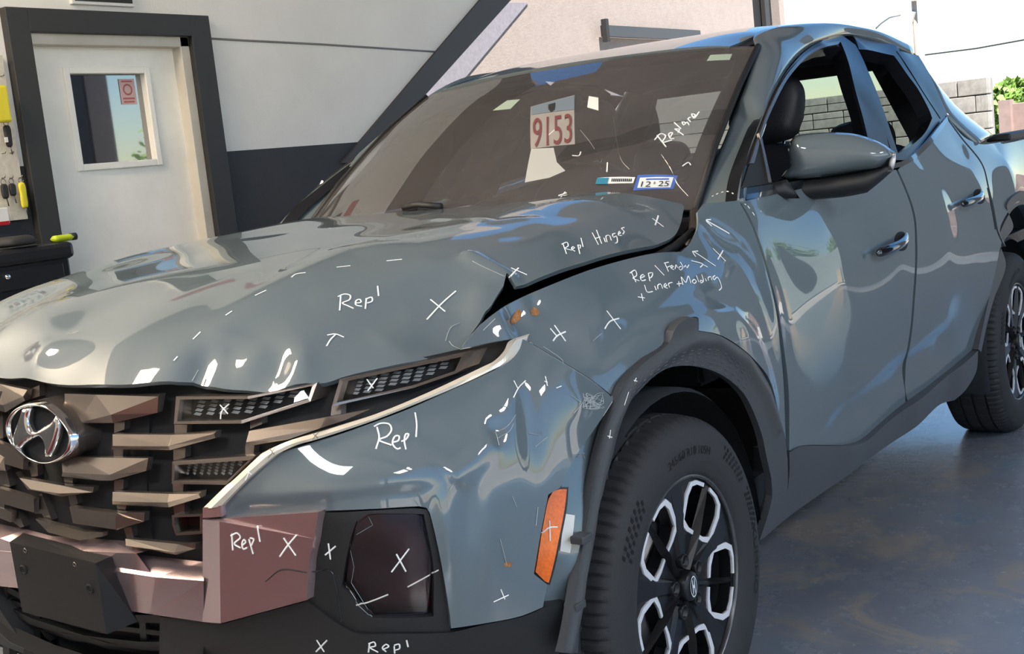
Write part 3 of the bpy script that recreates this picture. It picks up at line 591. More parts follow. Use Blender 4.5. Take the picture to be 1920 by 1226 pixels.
RINGC = [34+72*k for k in range(5)]
def pol(r, th, x): a = math.radians(th); return (x, r*math.sin(a), r*math.cos(a))
def dish(r): return .088+.012*min(1, max(0, (r-.06)/.16))
oring = [(.231, 4), (.231, 14), (.226, 21), (.203, 26), (.140, 33), (.118, 20), (.113, 5)]      # half outline, outer edge, angle from the rib
iring = [(.222, 4), (.222, 12.5), (.2165, 18.5), (.196, 22.5), (.146, 27), (.1265, 17), (.1215, 5)]
def pl2(L, cen, s): return [np.array(pol(r, cen+s*a, 0))[1:] for r, a in L]
outl = [np.array((.2345*math.sin(2*math.pi*i/90), .2345*math.cos(2*math.pi*i/90))) for i in range(90)]
holes = []
for cen in RINGC: holes.append(pl2(iring, cen, 1)+pl2(iring[::-1], cen, -1))
v, F = tri(outl, holes, .016); r = np.linalg.norm(v, axis=1)
X = np.array([dish(q) for q in r])
# radial fluting makes the spokes stand proud
P = np.stack([X, v[:, 0], v[:, 1]], 1); shell('rim_face', P, np.tile([1., 0, 0], (len(P), 1)), F, .03, RIMB, w0, smooth=False)
for cen in RINGC:
    for s in (1, -1):
        o_ = [pol(r, cen+s*a, dish(r)+.004) for r, a in oring]; i_ = [pol(r, cen+s*a, dish(r)+.004) for r, a in iring]
        n = len(o_); V = o_+i_; Vb = [(x-.006, y, z) for x, y, z in V]; F_ = [(k, k+1, n+k+1, n+k) for k in range(n-1)]
        F_ += [tuple(2*n+q for q in f[::-1]) for f in F_[:n-1]]
        F_ += [(k, 2*n+k, 2*n+k+1, k+1) for k in range(n-1)]+[(n+k, n+k+1, 3*n+k+1, 3*n+k) for k in range(n-1)]+[(0, n, 3*n, 2*n), (n-1, 3*n-1, 4*n-1, 2*n-1)]
        bm = bmesh.new(); me = bpy.data.meshes.new('t'); me.from_pydata(V+Vb, [], F_); bm.from_mesh(me); bpy.data.meshes.remove(me); bm_obj('machined_insert', bm, RIMS, w0)
    a = math.radians(cen); d = np.array([0, math.sin(a), math.cos(a)]); t_ = np.array([0, math.cos(a), -math.sin(a)])
    V = []
    for r_, hw, hx in ((.035, .010, .012), (.12, .008, .016), (.228, .006, .006)):
        b = d*r_+np.array([dish(r_)-.004, 0, 0]); V += [b-t_*hw, b+np.array([hx+.004, 0, 0]), b+t_*hw]
    mesh('spoke_rib', V, [(0, 1, 4, 3), (1, 2, 5, 4), (3, 4, 7, 6), (4, 5, 8, 7), (0, 2, 1), (6, 7, 8)], RIMB, w0)
    # spoke arms between the pockets
    a2 = math.radians(cen+36); d = np.array([0, math.sin(a2), math.cos(a2)]); t_ = np.array([0, math.cos(a2), -math.sin(a2)]); V = []
    for r_, hw, hx in ((.05, .018, .012), (.14, .026, .009), (.228, .050, .003)):
        b = d*r_+np.array([dish(r_)-.003, 0, 0]); V += [b-t_*hw, b-t_*hw*.55+np.array([hx, 0, 0]), b+t_*hw*.55+np.array([hx, 0, 0]), b+t_*hw]
    mesh('spoke', V, [(0, 1, 5, 4), (1, 2, 6, 5), (2, 3, 7, 6), (4, 5, 9, 8), (5, 6, 10, 9), (6, 7, 11, 10)], RIMB, w0)
for k in range(5):
    a = math.radians(-6+72*k); cy_, cz_ = .058*math.sin(a), .058*math.cos(a)
    V = []; F_ = []
    prof = [(.086, .0165), (.103, .0165), (.105, .015), (.104, .0125), (.088, .0115), (.088, .0)]
    for i in range(20):
        b = 2*math.pi*i/20
        for x, r_ in prof: V.append((x, cy_+r_*math.sin(b), cz_+r_*math.cos(b)))
    kk = len(prof); F_ = [(i*kk+j, i*kk+j+1, ((i+1) % 20)*kk+j+1, ((i+1) % 20)*kk+j) for i in range(20) for j in range(kk-1)]
    mesh('lug_seat', V, F_, RIMB, w0, smooth=True)
cap = lathe('centre_cap', [(.085, .033), (.108, .033), (.113, .030), (.115, .020), (.1155, .0)], 40, RIMB, w0)
def hmark(cx, R_, m, parent, sy=1):
    """oval badge with a slanted letter"""
    V = []; F_ = []; n = 36
    for i in range(n):
        a = 2*math.pi*i/n
        for rr, dx in ((1, 0), (.86, 0)): V.append((cx, R_*rr*math.sin(a)*.62*sy, R_*rr*math.cos(a)))
    for i in range(n): F_.append((2*i, 2*i+1, 2*((i+1) % n)+1, 2*((i+1) % n)))
    o = mesh('badge_ring', V, F_, m, parent)
    hp = [(-.45, .62), (-.25, .72), (-.12, .15), (.12, .1), (.20, .78), (.42, .62), (.40, -.62), (.22, -.72), (.10, -.15), (-.14, -.1), (-.22, -.78), (-.43, -.62)]
    mesh('badge_letter', [(cx+.0004, y*.62*R_*sy, z*R_) for y, z in hp], [tuple(range(len(hp)))], m, parent)
hmark(.1162, .024, RIMS, w0)
# sidewall lettering
def font_mesh(txt, size=1.):
    cu = bpy.data.curves.new('t', 'FONT'); cu.body = txt; cu.size = size; cu.align_x = 'CENTER'; ob = bpy.data.objects.new('t', cu); C.objects.link(ob)
    me = bpy.data.meshes.new_from_object(ob.evaluated_get(bpy.context.evaluated_depsgraph_get())); bpy.data.objects.remove(ob); bpy.data.curves.remove(cu)
    V = np.array([tuple(v.co) for v in me.vertices]); F_ = [tuple(p.vertices) for p in me.polygons]; bpy.data.meshes.remove(me); return V, F_
LETT = mat('raised_lettering', (.003, .003, .004), rough=.95)
def side_text(txt, size, rad, th, spread, parent):
    V, F_ = font_mesh(txt, size); out = []
    for x, y, z in V:
        a = math.radians(th)+x*spread/rad; r_ = rad+y
        xs = np.interp(r_, [.2525, .262, .278, .300, .320, .343], [.1165, .1185, .1230, .1245, .1225, .118])+.0012
        out.append((xs, r_*math.sin(a), r_*math.cos(a)))
    return mesh('sidewall_lettering', out, F_, LETT, parent)
side_text('245/60 R18 105H', .026, .290, 4, 1.05, w0); side_text('KUMHO', .034, .300, 97, 1.3, w0)
def sidewall_blocks(th0, th1, parent):
    V = []; F_ = []
    for r_ in (.300, .312, .324):
        for i in range(7):
            a = math.radians(th0+(th1-th0)*(i+(.5 if r_ == .312 else 0))/7); da = math.radians(1.1); b = len(V)
            for rr, aa in ((r_, a), (r_+.009, a+da*.5), (r_+.009, a+da*1.8), (r_, a+da*1.3)):
                xs = np.interp(rr, [.2525, .262, .278, .300, .320, .343], [.1165, .1185, .1230, .1245, .1225, .118])+.0012
                V.append((xs, rr*math.sin(aa), rr*math.cos(aa)))
            F_.append((b, b+1, b+2, b+3))
    mesh('sidewall_pattern', V, F_, LETT, parent)
sidewall_blocks(36, 58, w0); sidewall_blocks(-62, -38, w0); sidewall_blocks(64, 82, w0)
def copy_tree(o, parent):
    q = o.copy(); C.objects.link(q); q.parent = parent
    for ch in list(o.children): copy_tree(ch, q)
    return q
for (x, y, s_, ph) in ((.815, 3.005, 1, .35), (-.815, 0, -1, 0), (-.815, 3.005, -1, .2)):
    q = copy_tree(w0, truck); q.location = (x, y, .366); q.rotation_euler = (ph if s_ > 0 else -ph, 0, 0 if s_ > 0 else math.pi)
# brake disc behind the front wheel
lathe('brake_disc', [(.05, .0), (.05, .15), (.03, .15), (.03, .0)], 48, mat('brake_iron', (.16, .15, .15), rough=.45, metal=.8), w0)
# ================================================================== front end: grille, lamps, garnish, bumper parts
def mir(o, parent=None):
    q = o.copy(); q.data = o.data.copy(); C.objects.link(q); q.data.transform(Matrix.Diagonal((-1, 1, 1, 1))); q.data.flip_normals(); q.parent = parent or o.parent; return q
ALL_GRILLE = [(-40, 690), (100, 700), (300, 700), (420, 722), (600, 712), (700, 690), (860, 655), c(962, 632), (950, 668), (900, 700), (800, 745), (640, 806), (520, 852), (420, 945), c(385, 985), c(385, 1062), (300, 1052), (180, 1030), c(-40, 978)]
grille = panel('grille_backing', S_front, ALL_GRILLE, DARK, truck, res=.03, depth=.02, off=-.034, mods=False, mirror=True)
def px_poly(s, pxs, off): return [s.ab(s.hit(*q, off))[0] for q in pxs]
def hit0(s, x, y, off):
    m_ = s.mods; s.mods = []; p = s.hit(x, y, off); s.mods = m_; return p
def bar(name, pxs, m, parent, off=.0, depth=.05, folds=(), push=.012, dirn=(0, 1, 0), mirror=False, bev=.0015):
    """solid blade: traced face standing off the grille surface, folded along a line, running back into the grille"""
    P = [hit0(S_front, x, y, off) for x, y in pxs]; fold = [[hit0(S_front, x, y, off)-np.array([0, 1, 0])*0 for x, y in L] for L in folds]
    A2 = [S_front.ab(p)[0] for p in P]
    v, F = tri(np.array(A2), (), 9., [[S_front.ab(q)[0] for q in L] for L in fold])
    allp = P+[q for L in fold for q in L]; key = [S_front.ab(p)[0] for p in allp]
    out = []
    for q in v:
        k = int(np.argmin([np.linalg.norm(q-a) for a in key])); p = np.array(allp[k])
        if k >= len(P): p = p+S_front.n*push
        out.append(p)
    out = np.array(out); B = border(F); n = len(out); d = np.array(dirn, float)*depth; V = np.vstack([out, out+d])
    faces = [tuple(t) for t in F]+[(e[1], e[0], n+e[0], n+e[1]) for e in B]
    bm = bmesh.new(); me = bpy.data.meshes.new('t'); me.from_pydata(V.tolist(), [], [tuple(map(int, f)) for f in faces]); bm.from_mesh(me); bpy.data.meshes.remove(me)
    o = bm_obj(name, bm, m, parent)
    if mirror or (mirror is None and np.mean([p[0] for p in P]) > .17): mir(o)
    return o
BARS = [
 ([(121, 738), (180, 740), (301, 739), (295, 774), (212, 793), (146, 793), (122, 766)], [[(210, 776), (299, 742)]]),
 ([(211, 814), (323, 815), (406, 808), (404, 821), (318, 844), (209, 842)], [[(214, 834), (317, 835)], [(319, 834), (403, 811)]]),
 ([(116, 868), (141, 857), (278, 859), (274, 883), (209, 901), (185, 901), (115, 893)], [[(120, 884), (208, 888)]]),
 ([(211, 922), (317, 926), (378, 921), (376, 933), (317, 951), (211, 946)], [[(213, 938), (316, 940)], [(318, 939), (374, 924)]]),
 ([(29, 886), (36, 896), (115, 910), (176, 913), (174, 923), (115, 931), (52, 918)], [[(60, 915), (114, 923)]]),
 ([(130, 950), (219, 961), (271, 961), (270, 978), (219, 994), (137, 981)], [[(219, 963), (219, 990)]]),
 ([(66, 973), (90, 980), (160, 997), (193, 998), (192, 1006), (149, 1013), (90, 998)], []),
 ([(235, 1010), (334, 1020), (367, 1019), (366, 1029), (330, 1040), (236, 1023)], [[(238, 1020), (329, 1033)]]),
 ([(-14, 913), (8, 918), (63, 935), (64, 961), (10, 946), (-12, 938)], []),
 ([(-25, 945), (0, 951), (22, 961), (20, 979), (-22, 963)], []),
 ([(-40, 712), (0, 720), (51, 731), (47, 751), (10, 773), (-40, 760)], [[(-38, 745), (8, 758), (46, 742)]]),
 ([(-40, 818), (0, 831), (27, 841), (44, 860), (43, 880), (0, 867), (-40, 852)], []),
 ([(467, 808), (612, 782), (694, 767), (640, 790), (600, 803), (540, 824), (460, 837)], [[(463, 827), (601, 801)]]),
]
for pxs, fl in BARS: bar('grille_blade', pxs, SILVER, truck, off=.004, depth=.012, folds=fl, push=.008, mirror=None)
LINKS = [[(214, 792), (234, 789), (233, 805), (214, 812)], [(327, 796), (351, 796), (350, 811), (327, 813)], [(213, 843), (231, 843), (230, 859), (213, 860)], [(325, 843), (348, 837), (347, 858), (325, 863)], [(214, 900), (232, 898), (231, 917), (214, 921)],
 [(324, 907), (344, 907), (343, 923), (324, 924)], [(219, 947), (237, 947), (235, 957), (220, 961)], [(325, 949), (346, 943), (346, 962), (327, 966)], [(120, 895), (137, 895), (136, 906), (121, 910)], [(128, 929), (142, 929), (146, 944), (132, 949)],
 [(232, 991), (246, 987), (250, 1006), (238, 1010)], [(469, 786), (491, 783), (491, 795), (469, 804)], [(460, 836), (477, 834), (475, 854), (460, 856)], [(622, 761), (640, 757), (639, 778), (620, 780)],
 [(65, 933), (78, 925), (97, 975), (88, 980), (78, 963), (65, 963)], [(22, 962), (32, 956), (45, 987), (38, 989), (24, 978)], [(52, 731), (74, 722), (74, 743), (48, 751)], [(44, 861), (70, 871), (71, 892), (59, 894), (56, 881), (44, 880)], [(-6, 768), (5, 771), (6, 821), (-6, 824)], [(-6, 868), (10, 872), (19, 912), (7, 916), (-6, 900)]]
for L in LINKS: bar('grille_link', L, SILVER, truck, off=-.016, depth=.014, mirror=None)
# lamp frames with clear lenses and faceted reflectors
LAMPB = mat('lamp_grey', (.07, .07, .07), rough=.3, metal=.3)
def lampset(outer, inner, nm='drl_frame'):
    P = px_poly(S_front, outer, .002); Q = px_poly(S_front, inner, .002); v, F = tri(np.array(P), [np.array(Q)], 9.)
    Pt = S_front.pt(v, .002, False); fr = shell(nm, Pt, np.tile([0, -1., 0], (len(Pt), 1)), F, .045, SILVER, truck, smooth=False)
    v, F = tri(np.array(Q), (), 9.); Pt = S_front.pt(v, -.008, False); shell('lamp_lens', Pt, S_front.nrm(v, False), F, .002, LENS, fr)
    Pt = S_front.pt(v, -.045, False); shell('lamp_back', Pt, S_front.nrm(v, False), F, .002, LAMPB, fr)
    return fr, np.array(Q)
DRLS = [([(330, 743), (464, 743), (595, 717), (582, 753), (454, 794), (326, 795)], [(337, 749), (465, 748), (586, 723), (578, 748), (452, 788), (332, 790)], (355, 560)),
 ([(637, 711), (875, 661), (888, 659), (871, 691), (855, 700), (777, 727), (622, 762)], [(643, 716), (865, 669), (853, 695), (773, 723), (631, 755)], (690, 800)),
 ([(323, 865), (480, 854), (424, 909), (322, 907)], [(328, 872), (466, 863), (426, 901), (326, 901)], (348, 440)),
 ([(322, 966), (379, 963), (379, 1001), (330, 1004), (323, 985)], [(327, 970), (375, 968), (375, 997), (331, 999), (327, 984)], None)]
for outer, inner, rng in DRLS:
    fr, Q = lampset(outer, inner)
    if rng is None:
        fm = mir(fr)
        for ch in list(fr.children): mir(ch, fm)
        continue
    # slanted reflector steps, each a small ribbed block behind the lens
    lo, hi = Q.min(0), Q.max(0); n = 9; V = []; F_ = []
    for i in range(n):
        a0 = lo[0]+(hi[0]-lo[0])*(.12+.86*i/n); wdt = (hi[0]-lo[0])*.86/n*.86
        for r in range(7):
            b0 = lo[1]+(hi[1]-lo[1])*(r/7); hb = (hi[1]-lo[1])/7*.62; sk = wdt*.55*(r-3)/3.5
            q = np.array([[a0+sk, b0], [a0+sk+wdt*.75, b0], [a0+sk+wdt, b0+hb], [a0+sk+wdt*.25, b0+hb]])
            if not inside(q, Q).all(): continue
            b = len(V); dep = [-.034, -.020, -.020, -.034]; V += [S_front.pt(q[k], dep[k], False)[0] for k in range(4)]; F_.append((b, b+1, b+2, b+3))
    if V: mesh('reflector_steps', V, F_, LENSIN, fr)
    fm = mir(fr)
    for ch in list(fr.children): mir(ch, fm)
# bright strip sweeping from the lamp tip down beside the grille
ST_U = [(966, 634), (953, 641), (944, 659), (926, 677), (902, 689), (804, 735), (702, 777), (600, 809), (543, 826), (500, 845), (483, 857), (437, 900), (420, 914), (381, 952)]
ST_L = [(968, 637), (960, 661), (943, 682), (907, 701), (860, 723), (804, 747), (702, 788), (600, 822), (560, 833), (526, 848), (508, 860), (462, 900), (420, 943), (414, 949)]
SU = [hit0(S_front, x, y, .006) for x, y in ST_U]; SL = [hit0(S_front, x, y, .010) for x, y in ST_L]
SU = smooth_line([(p, False) for p in SU], False, .5); SL = smooth_line([(p, False) for p in SL], False, .5)
def resamp(Q, n):
    Q = np.array(Q); k = len(Q); out = []
    for t in np.linspace(0, k-1, n):
        i = min(int(t), k-2); f = t-i; p0, p1, p2, p3 = Q[max(i-1, 0)], Q[i], Q[i+1], Q[min(i+2, k-1)]; out.append(.5*((2*p1)+(-p0+p2)*f+(2*p0-5*p1+4*p2-p3)*f*f+(-p0+3*p1-3*p2+p3)*f**3))
    return out
SU, SL = resamp(SU, 60), resamp(SL, 60)
V = []; ns = len(SU)
for i in range(ns):
    a, b = SU[i], SL[i]; mdp = (a+b)/2+S_front.n*.008; V += [a+[0, .05, 0], a, mdp, b, b+[0, .04, 0]]
F_ = [(i*5+j, (i+1)*5+j, (i+1)*5+j+1, i*5+j+1) for i in range(ns-1) for j in range(4)]+[(0, 1, 2, 3, 4), tuple(range(5*ns-1, 5*ns-6, -1))]
bm = bmesh.new(); me = bpy.data.meshes.new('t'); me.from_pydata([tuple(x) for x in V], [], F_); bm.from_mesh(me); strip = bm_obj('bright_strip', bm, STRIPM, truck); mir(strip)
bar('strip_end_block', [(380, 952), (414, 948), (414, 969), (380, 971)], GARN, truck, off=.012, depth=.05, mirror=True)
# bronze garnish and lower grille frame (mirrored to the other side)
G1 = [(380, 974), (414, 972), (597, 960), (589, 1010), (580, 1052), (575, 1125), (418, 1168), (380, 1166)]
def facet(name, pxs, off, m, folds=(), push=.0, depth=.03, mirror=True): return bar(name, pxs, m, truck, off=off, depth=depth, folds=folds, push=push, mirror=mirror)
garn = facet('corner_garnish', G1, .006, GARN, [[(414, 974), (416, 1164)]], .012)
LF_T = [(382, 1053), (300, 1044), (210, 1031), (120, 1011), (50, 992), (0, 982), (-60, 966)]
LF_M = [(382, 1089), (292, 1082), (210, 1070), (120, 1050), (50, 1028), (0, 1009), (-60, 990)]
LF_B = [(382, 1166), (280, 1151), (216, 1141), (120, 1115), (30, 1084), (0, 1069), (-60, 1045)]
T = [hit0(S_front, x, y, -.030) for x, y in LF_T]; Md = [hit0(S_front, x, y, .010) for x, y in LF_M]; B_ = [hit0(S_front, x, y, .004) for x, y in LF_B]
for A in (T, Md, B_):
    e = np.array(A[-1]); A.append(e*[-1, 1, 1]) if False else None
V = [p for i in range(7) for p in (T[i], Md[i], B_[i], B_[i]+np.array([0, .04, 0]))]
F_ = [(i*4+j, (i+1)*4+j, (i+1)*4+j+1, i*4+j+1) for i in range(6) for j in range(3)]
nl = mesh('grille_lower_frame', V, F_, GARN, truck); mir(nl)
# emblem with its tunnel housing
EO = [(8, 804), (13, 781), (26, 764), (48, 754), (73, 752), (94, 759), (115, 778), (130, 799), (140, 817), (140, 831), (137, 846), (128, 857), (111, 867), (91, 872), (73, 869), (52, 860), (30, 841), (14, 824)]
EI = [(17, 799), (25, 783), (39, 769), (60, 763), (78, 765), (97, 772), (112, 787), (125, 804), (129, 817), (127, 831), (123, 846), (111, 857), (94, 865), (78, 865), (63, 860), (46, 849), (39, 841), (26, 830)]
EH = [(44, 763), (61, 763), (56, 791), (65, 808), (83, 799), (97, 790), (108, 776), (115, 789), (110, 824), (97, 857), (85, 857), (86, 841), (81, 824), (73, 820), (52, 830), (40, 842), (30, 840), (26, 825), (34, 794)]
EN = np.array([.12, -.98, .12]); EN /= np.linalg.norm(EN); E0 = (0, -.965, .90)
def eplane(L, off=0, closed=True): return smooth_line([(px_plane(x, y, np.array(E0)+EN*off, EN), False) for x, y in L], closed, .006)
emb = empty('front_emblem'); emb.parent = truck
EOp = [px_plane(x, y, E0, EN) for x, y in EO]; EIp = [px_plane(x, y, E0, EN) for x, y in EI]; n = len(EO)
V = []; F_ = []
for i in range(n):
    a, b = EOp[i], EIp[i]; V += [a+[0, .012, 0], a+EN*(-.006), a*.7+b*.3+EN*.006, a*.3+b*.7+EN*.006, b-EN*.004, b-EN*.02]
for i in range(n):
    for j in range(5): F_.append((i*6+j, i*6+j+1, ((i+1) % n)*6+j+1, ((i+1) % n)*6+j))
ring = mesh('emblem_ring', [V[q] for q in range(len(V))], F_, CHROME, emb, smooth=True); ring.modifiers.new('s', 'SUBSURF').levels = 1; ring.modifiers['s'].render_levels = 2
mesh('emblem_back', [p-EN*.014 for p in EIp], [tuple(range(n))], DARK, emb)
hs = [px_plane(x, y, E0, EN) for x, y in EH]
LETC = mat('letter_chrome', (.62, .61, .60), rough=.14, metal=.95)
inflate('emblem_letter', [(*p, 'c') if i in (0, 1, 6, 9, 10, 15, 16) else tuple(p) for i, p in enumerate(hs)], EN, .007, .016, .010, LETC, emb, res=.004)
# tunnel behind the ring
V = [p+np.array([0, .010, 0]) for p in EOp]+[p*np.array([1., 1, 1])+np.array([.004, .075, 0]) for p in EOp]
hz_ = mesh('emblem_housing', V, [(i, n+i, n+(i+1) % n, (i+1) % n) for i in range(n)], SILVER, emb, smooth=True); hz_.modifiers.new('s', 'SUBSURF').render_levels = 2
# number-plate bracket
pf = [(18, 1016), (179, 1056), (200, 1189), (42, 1147)]
pn = np.array([.06, -.98, -.14]); pn /= np.linalg.norm(pn); p0 = np.array((0, -.985, .585))
pp = [px_plane(x, y, p0, pn) for x, y in pf]; bk = [px_plane(44, 999, p0+[0, .055, 0], (0, -1, 0)), px_plane(211, 1042, p0+[0, .055, 0], (0, -1, 0))]
bk += [pp[2]+np.array([.03, .05, .01]), pp[3]+np.array([.02, .05, 0])]
plate = mesh('plate_bracket', pp+bk, [(0, 1, 2, 3), (4, 5, 1, 0), (1, 5, 6, 2), (2, 6, 7, 3), (3, 7, 4, 0), (7, 6, 5, 4)], BLACKP, truck)
for i, (x, y, rx) in enumerate([(44, 1068, .008), (169, 1104, .008), (47, 1032, .004), (140, 1058, .004)]):
    q = px_plane(x, y, p0, pn); m_ = Matrix.Translation(q) @ Vector(pn).to_track_quat('Z', 'Y').to_matrix().to_4x4()
    torus('bracket_hole' if i < 2 else 'bracket_screw', rx, rx*.35, DARK if i < 2 else SILVER, plate, m_, 14, 6)
    bm = bmesh.new(); bmesh.ops.create_circle(bm, cap_ends=True, radius=rx*.9, segments=14, matrix=m_ @ Matrix.Translation((0, 0, .0006))); bm_obj('bracket_hole_bottom', bm, DARK, plate, fix=False)
# fog lamp corner
FOGB = [c(597, 961), (700, 957), (780, 953), c(800, 955), (806, 966), (812, 990), (827, 1056), (842, 1150), c(845, 1184), (750, 1185), (665, 1184), (640, 1172), (600, 1143), c(576, 1125), (580, 1052), (589, 1010)]
FOGH = [c(690, 963), (740, 962), c(795, 964), (806, 1020), (813, 1062), c(813, 1156), (750, 1159), c(697, 1158), (675, 1134), c(640, 1101), (650, 1040), (660, 1000), (668, 978)]
S_fog = Surf((.6, -.8, 0), [tuple(np.array(p)-np.array([.6, -.8, 0])*.012) for p in front_ctrl], 2e-5)
fogb = panel('fog_lamp_bezel', S_fog, FOGB, BLACKP, truck, holes=[FOGH], res=.012, depth=.05, mirror=True)
fogl = panel('fog_lamp', S_fog, [(688, 960), (740, 960), (797, 962), (808, 1020), (815, 1062), c(815, 1160), (750, 1162), c(695, 1161), (672, 1136), c(637, 1102), (648, 1040), (658, 1000), (666, 976)], FOGRED, truck, res=.012, depth=.004, off=-.035, mirror=True)
panel('fog_lamp_glass', S_fog, [(692, 966), (740, 965), (790, 967), (803, 1020), (808, 1062), c(800, 1150), (750, 1153), c(700, 1152), (678, 1131), c(648, 1098), (655, 1040), (664, 1000), (671, 981)], glass_mat('fog_glass', (.55, .5, .5), 1.5), fogl, res=.012, depth=.004, off=-.010)
# chin: black lower bumper
CHIN = [c(417, 1170), (500, 1147), c(575, 1127), (600, 1145), (637, 1172), (662, 1186), c(740, 1188), c(846, 1186), (912, 1170), (980, 1156), c(1018, 1140), c(1060, 1128), (1052, 1170), c(1046, 1260), (900, 1330), (700, 1340), (500, 1320), c(300, 1290), c(300, 1156)]
chin = panel('lower_bumper', S_fog, CHIN, BLACKP, truck, res=.02, depth=.05, off=.004, mirror=True)
GL = [c(-60, 1040), (30, 1080), (120, 1112), (216, 1138), (280, 1149), c(420, 1168), (400, 1230), c(330, 1300), (100, 1250), c(-60, 1190)]
panel('lower_grille_backing', S_front, GL, DARK, truck, res=.03, depth=.02, off=-.06, mods=False, mirror=True)
for pxs in ([(-40, 1075), (60, 1122), (200, 1170), (400, 1196), (400, 1204), (200, 1180), (60, 1133), (-40, 1086)], [(-40, 1110), (60, 1160), (200, 1205), (390, 1232), (390, 1242), (200, 1216), (60, 1172), (-40, 1122)]):
    bar('lower_grille_slat', pxs, BLACKP, truck, off=-.035, depth=.03, mirror=True)
for x0 in (0, 60, 260, 330): bar('lower_grille_post', [(x0, 1085+x0*.28), (x0+12, 1089+x0*.28), (x0+18, 1240), (x0+6, 1240)], BLACKP, truck, off=-.04, depth=.02, mirror=None)
LIPW = [(-40, 1120), (20, 1172), (100, 1208), (200, 1240), (300, 1262)]
V = []
for x, y in LIPW:
    p = hit0(S_fog, x, y, .0); V += [p, hit0(S_fog, x, y+32, .02), hit0(S_fog, x, y+42, -.06)]
mesh('chin_lip', V, [(i*3+j, (i+1)*3+j, (i+1)*3+j+1, i*3+j+1) for i in range(4) for j in range(2)], BLACKP, truck)
mir(bpy.data.objects['chin_lip'])
# amber side marker, inner bracket with paper label, clips
S_in = Surf((1, -.35, 0), [at(1112, 820, 0, .915), at(1060, 920, 0, .905), at(1030, 1090, 0, .895), at(1085, 1060, 0, .93), at(1095, 1000, 0, .932), at(1128, 870, 0, .93), at(1140, 800, 0, .925), at(1055, 1120, 0, .905)], 1e-5)
brk = panel('fender_bracket', S_in, [c(1112, 800), c(1146, 770), (1136, 830), (1112, 930), (1095, 1010), c(1078, 1090), c(1062, 1140), c(1020, 1150), c(1022, 1080), (1040, 980), (1056, 900), (1090, 835)], PAINT, truck, res=.02, depth=.02, off=-.022)
mk_ = panel('side_marker_lamp', S_in, [c(1037, 921), (1050, 917), c(1063, 917), (1060, 945), (1046, 1020), c(1029, 1092), (1022, 1090), c(1004, 1072), (1015, 1005), (1029, 935)], ORANGE, truck, res=.008, depth=.02, off=.006)
tag(mk_, 'amber side marker lamp')
panel('marker_surround', S_in, [c(1034, 917), (1050, 913), c(1066, 913), (1064, 945), (1050, 1020), c(1031, 1097), (1020, 1094), c(1000, 1076), (1011, 1005), (1026, 931)], BLACKP, truck, res=.01, depth=.02, off=-.002)
panel('paper_label', S_in, [c(1060, 963), c(1078, 966), c(1069, 1037), c(1050, 1033), (1054, 1000)], PAPER, brk, res=.01, depth=.001, off=-.020)
for (x, y) in ((1090, 1009), (1078, 1134)):
    p = S_in.hit(x, y, 0); box('moulding_clip', tuple(p), (.03, .035, .016), CLAD, truck, bev=.003)
# ================================================================== mirrors, handles, trims
def pm(L, o, n): return [(*px_plane(q[0], q[1], o, n), *(('c',) if q[-1] == 'c' else ())) for q in L]
MO, MN = (1.0, 1.03, 1.2), np.array([.30, -.95, .0])
def mirror_side(mirrored):
    mr = empty('door_mirror'); mr.parent = truck; mi = mirrored
    cap_ = [c(1459, 340), c(1481, 309), (1477, 289), (1481, 266), (1490, 255), (1516, 250), (1559, 248), (1602, 251), (1628, 258), (1654, 269), c(1678, 285), (1676, 293), c(1668, 299), (1654, 313), (1600, 323), (1542, 333)]
    inflate('mirror_cap', pm(cap_, MO, MN), MN, .055, .05, .05, PAINT, mr, mirror=mi)
    low = [c(1460, 338), (1542, 330), (1600, 320), (1654, 310), c(1676, 294), (1679, 300), c(1674, 320), (1654, 338), c(1626, 361), (1585, 369), (1542, 373), (1490, 376), c(1462, 370)]
    inflate('mirror_base', pm(low, np.array(MO)+[0, .012, 0], MN), MN, .05, .05, .05, BLACKP, mr, mirror=mi)
    tipl = [c(1668, 298), c(1680, 286), (1680, 300), c(1674, 321), c(1664, 322)]
    inflate('turn_signal', pm(tipl, np.array(MO)+MN*.012, MN), MN, .018, .02, .03, LENSIN, mr, mirror=mi)
    arm = [c(1385, 357), (1446, 343), c(1475, 336), c(1500, 372), (1464, 372), c(1387, 372)]
    inflate('mirror_arm', pm(arm, (.92, .86, 1.15), np.array([.6, -.8, 0])), np.array([.6, -.8, 0]), .02, .04, .03, BLACKP, mr, mirror=mi)
    gl = [(1.00, 1.095, 1.255), (1.07, 1.11, 1.25), (1.075, 1.11, 1.18), (.97, 1.09, 1.165)]
mirror_side(False); mirror_side(True)
panel('mirror_sail', S_gh, [c(1392, 352), (1404, 312), c(1423, 249), c(1448, 343)], BLACKP, truck, res=.02, depth=.01, off=.008, mirror=True)
panel('sail_edge_trim', S_gh, [c(1423, 249), c(1427, 252), c(1447, 341), c(1441, 342)], SILVER, truck, res=.02, depth=.008, off=.015, mirror=True)
panel('belt_moulding', S_side, [c(1389, 366), (1500, 346), c(1690, 303), (1712, 290), (1735, 268), (1755, 244), c(1776, 218), c(1778, 226), (1760, 252), (1738, 278), (1716, 298), c(1692, 312), (1500, 354), c(1390, 376)], GLOSSB, truck, res=.02, depth=.012, off=.004, mirror=True)
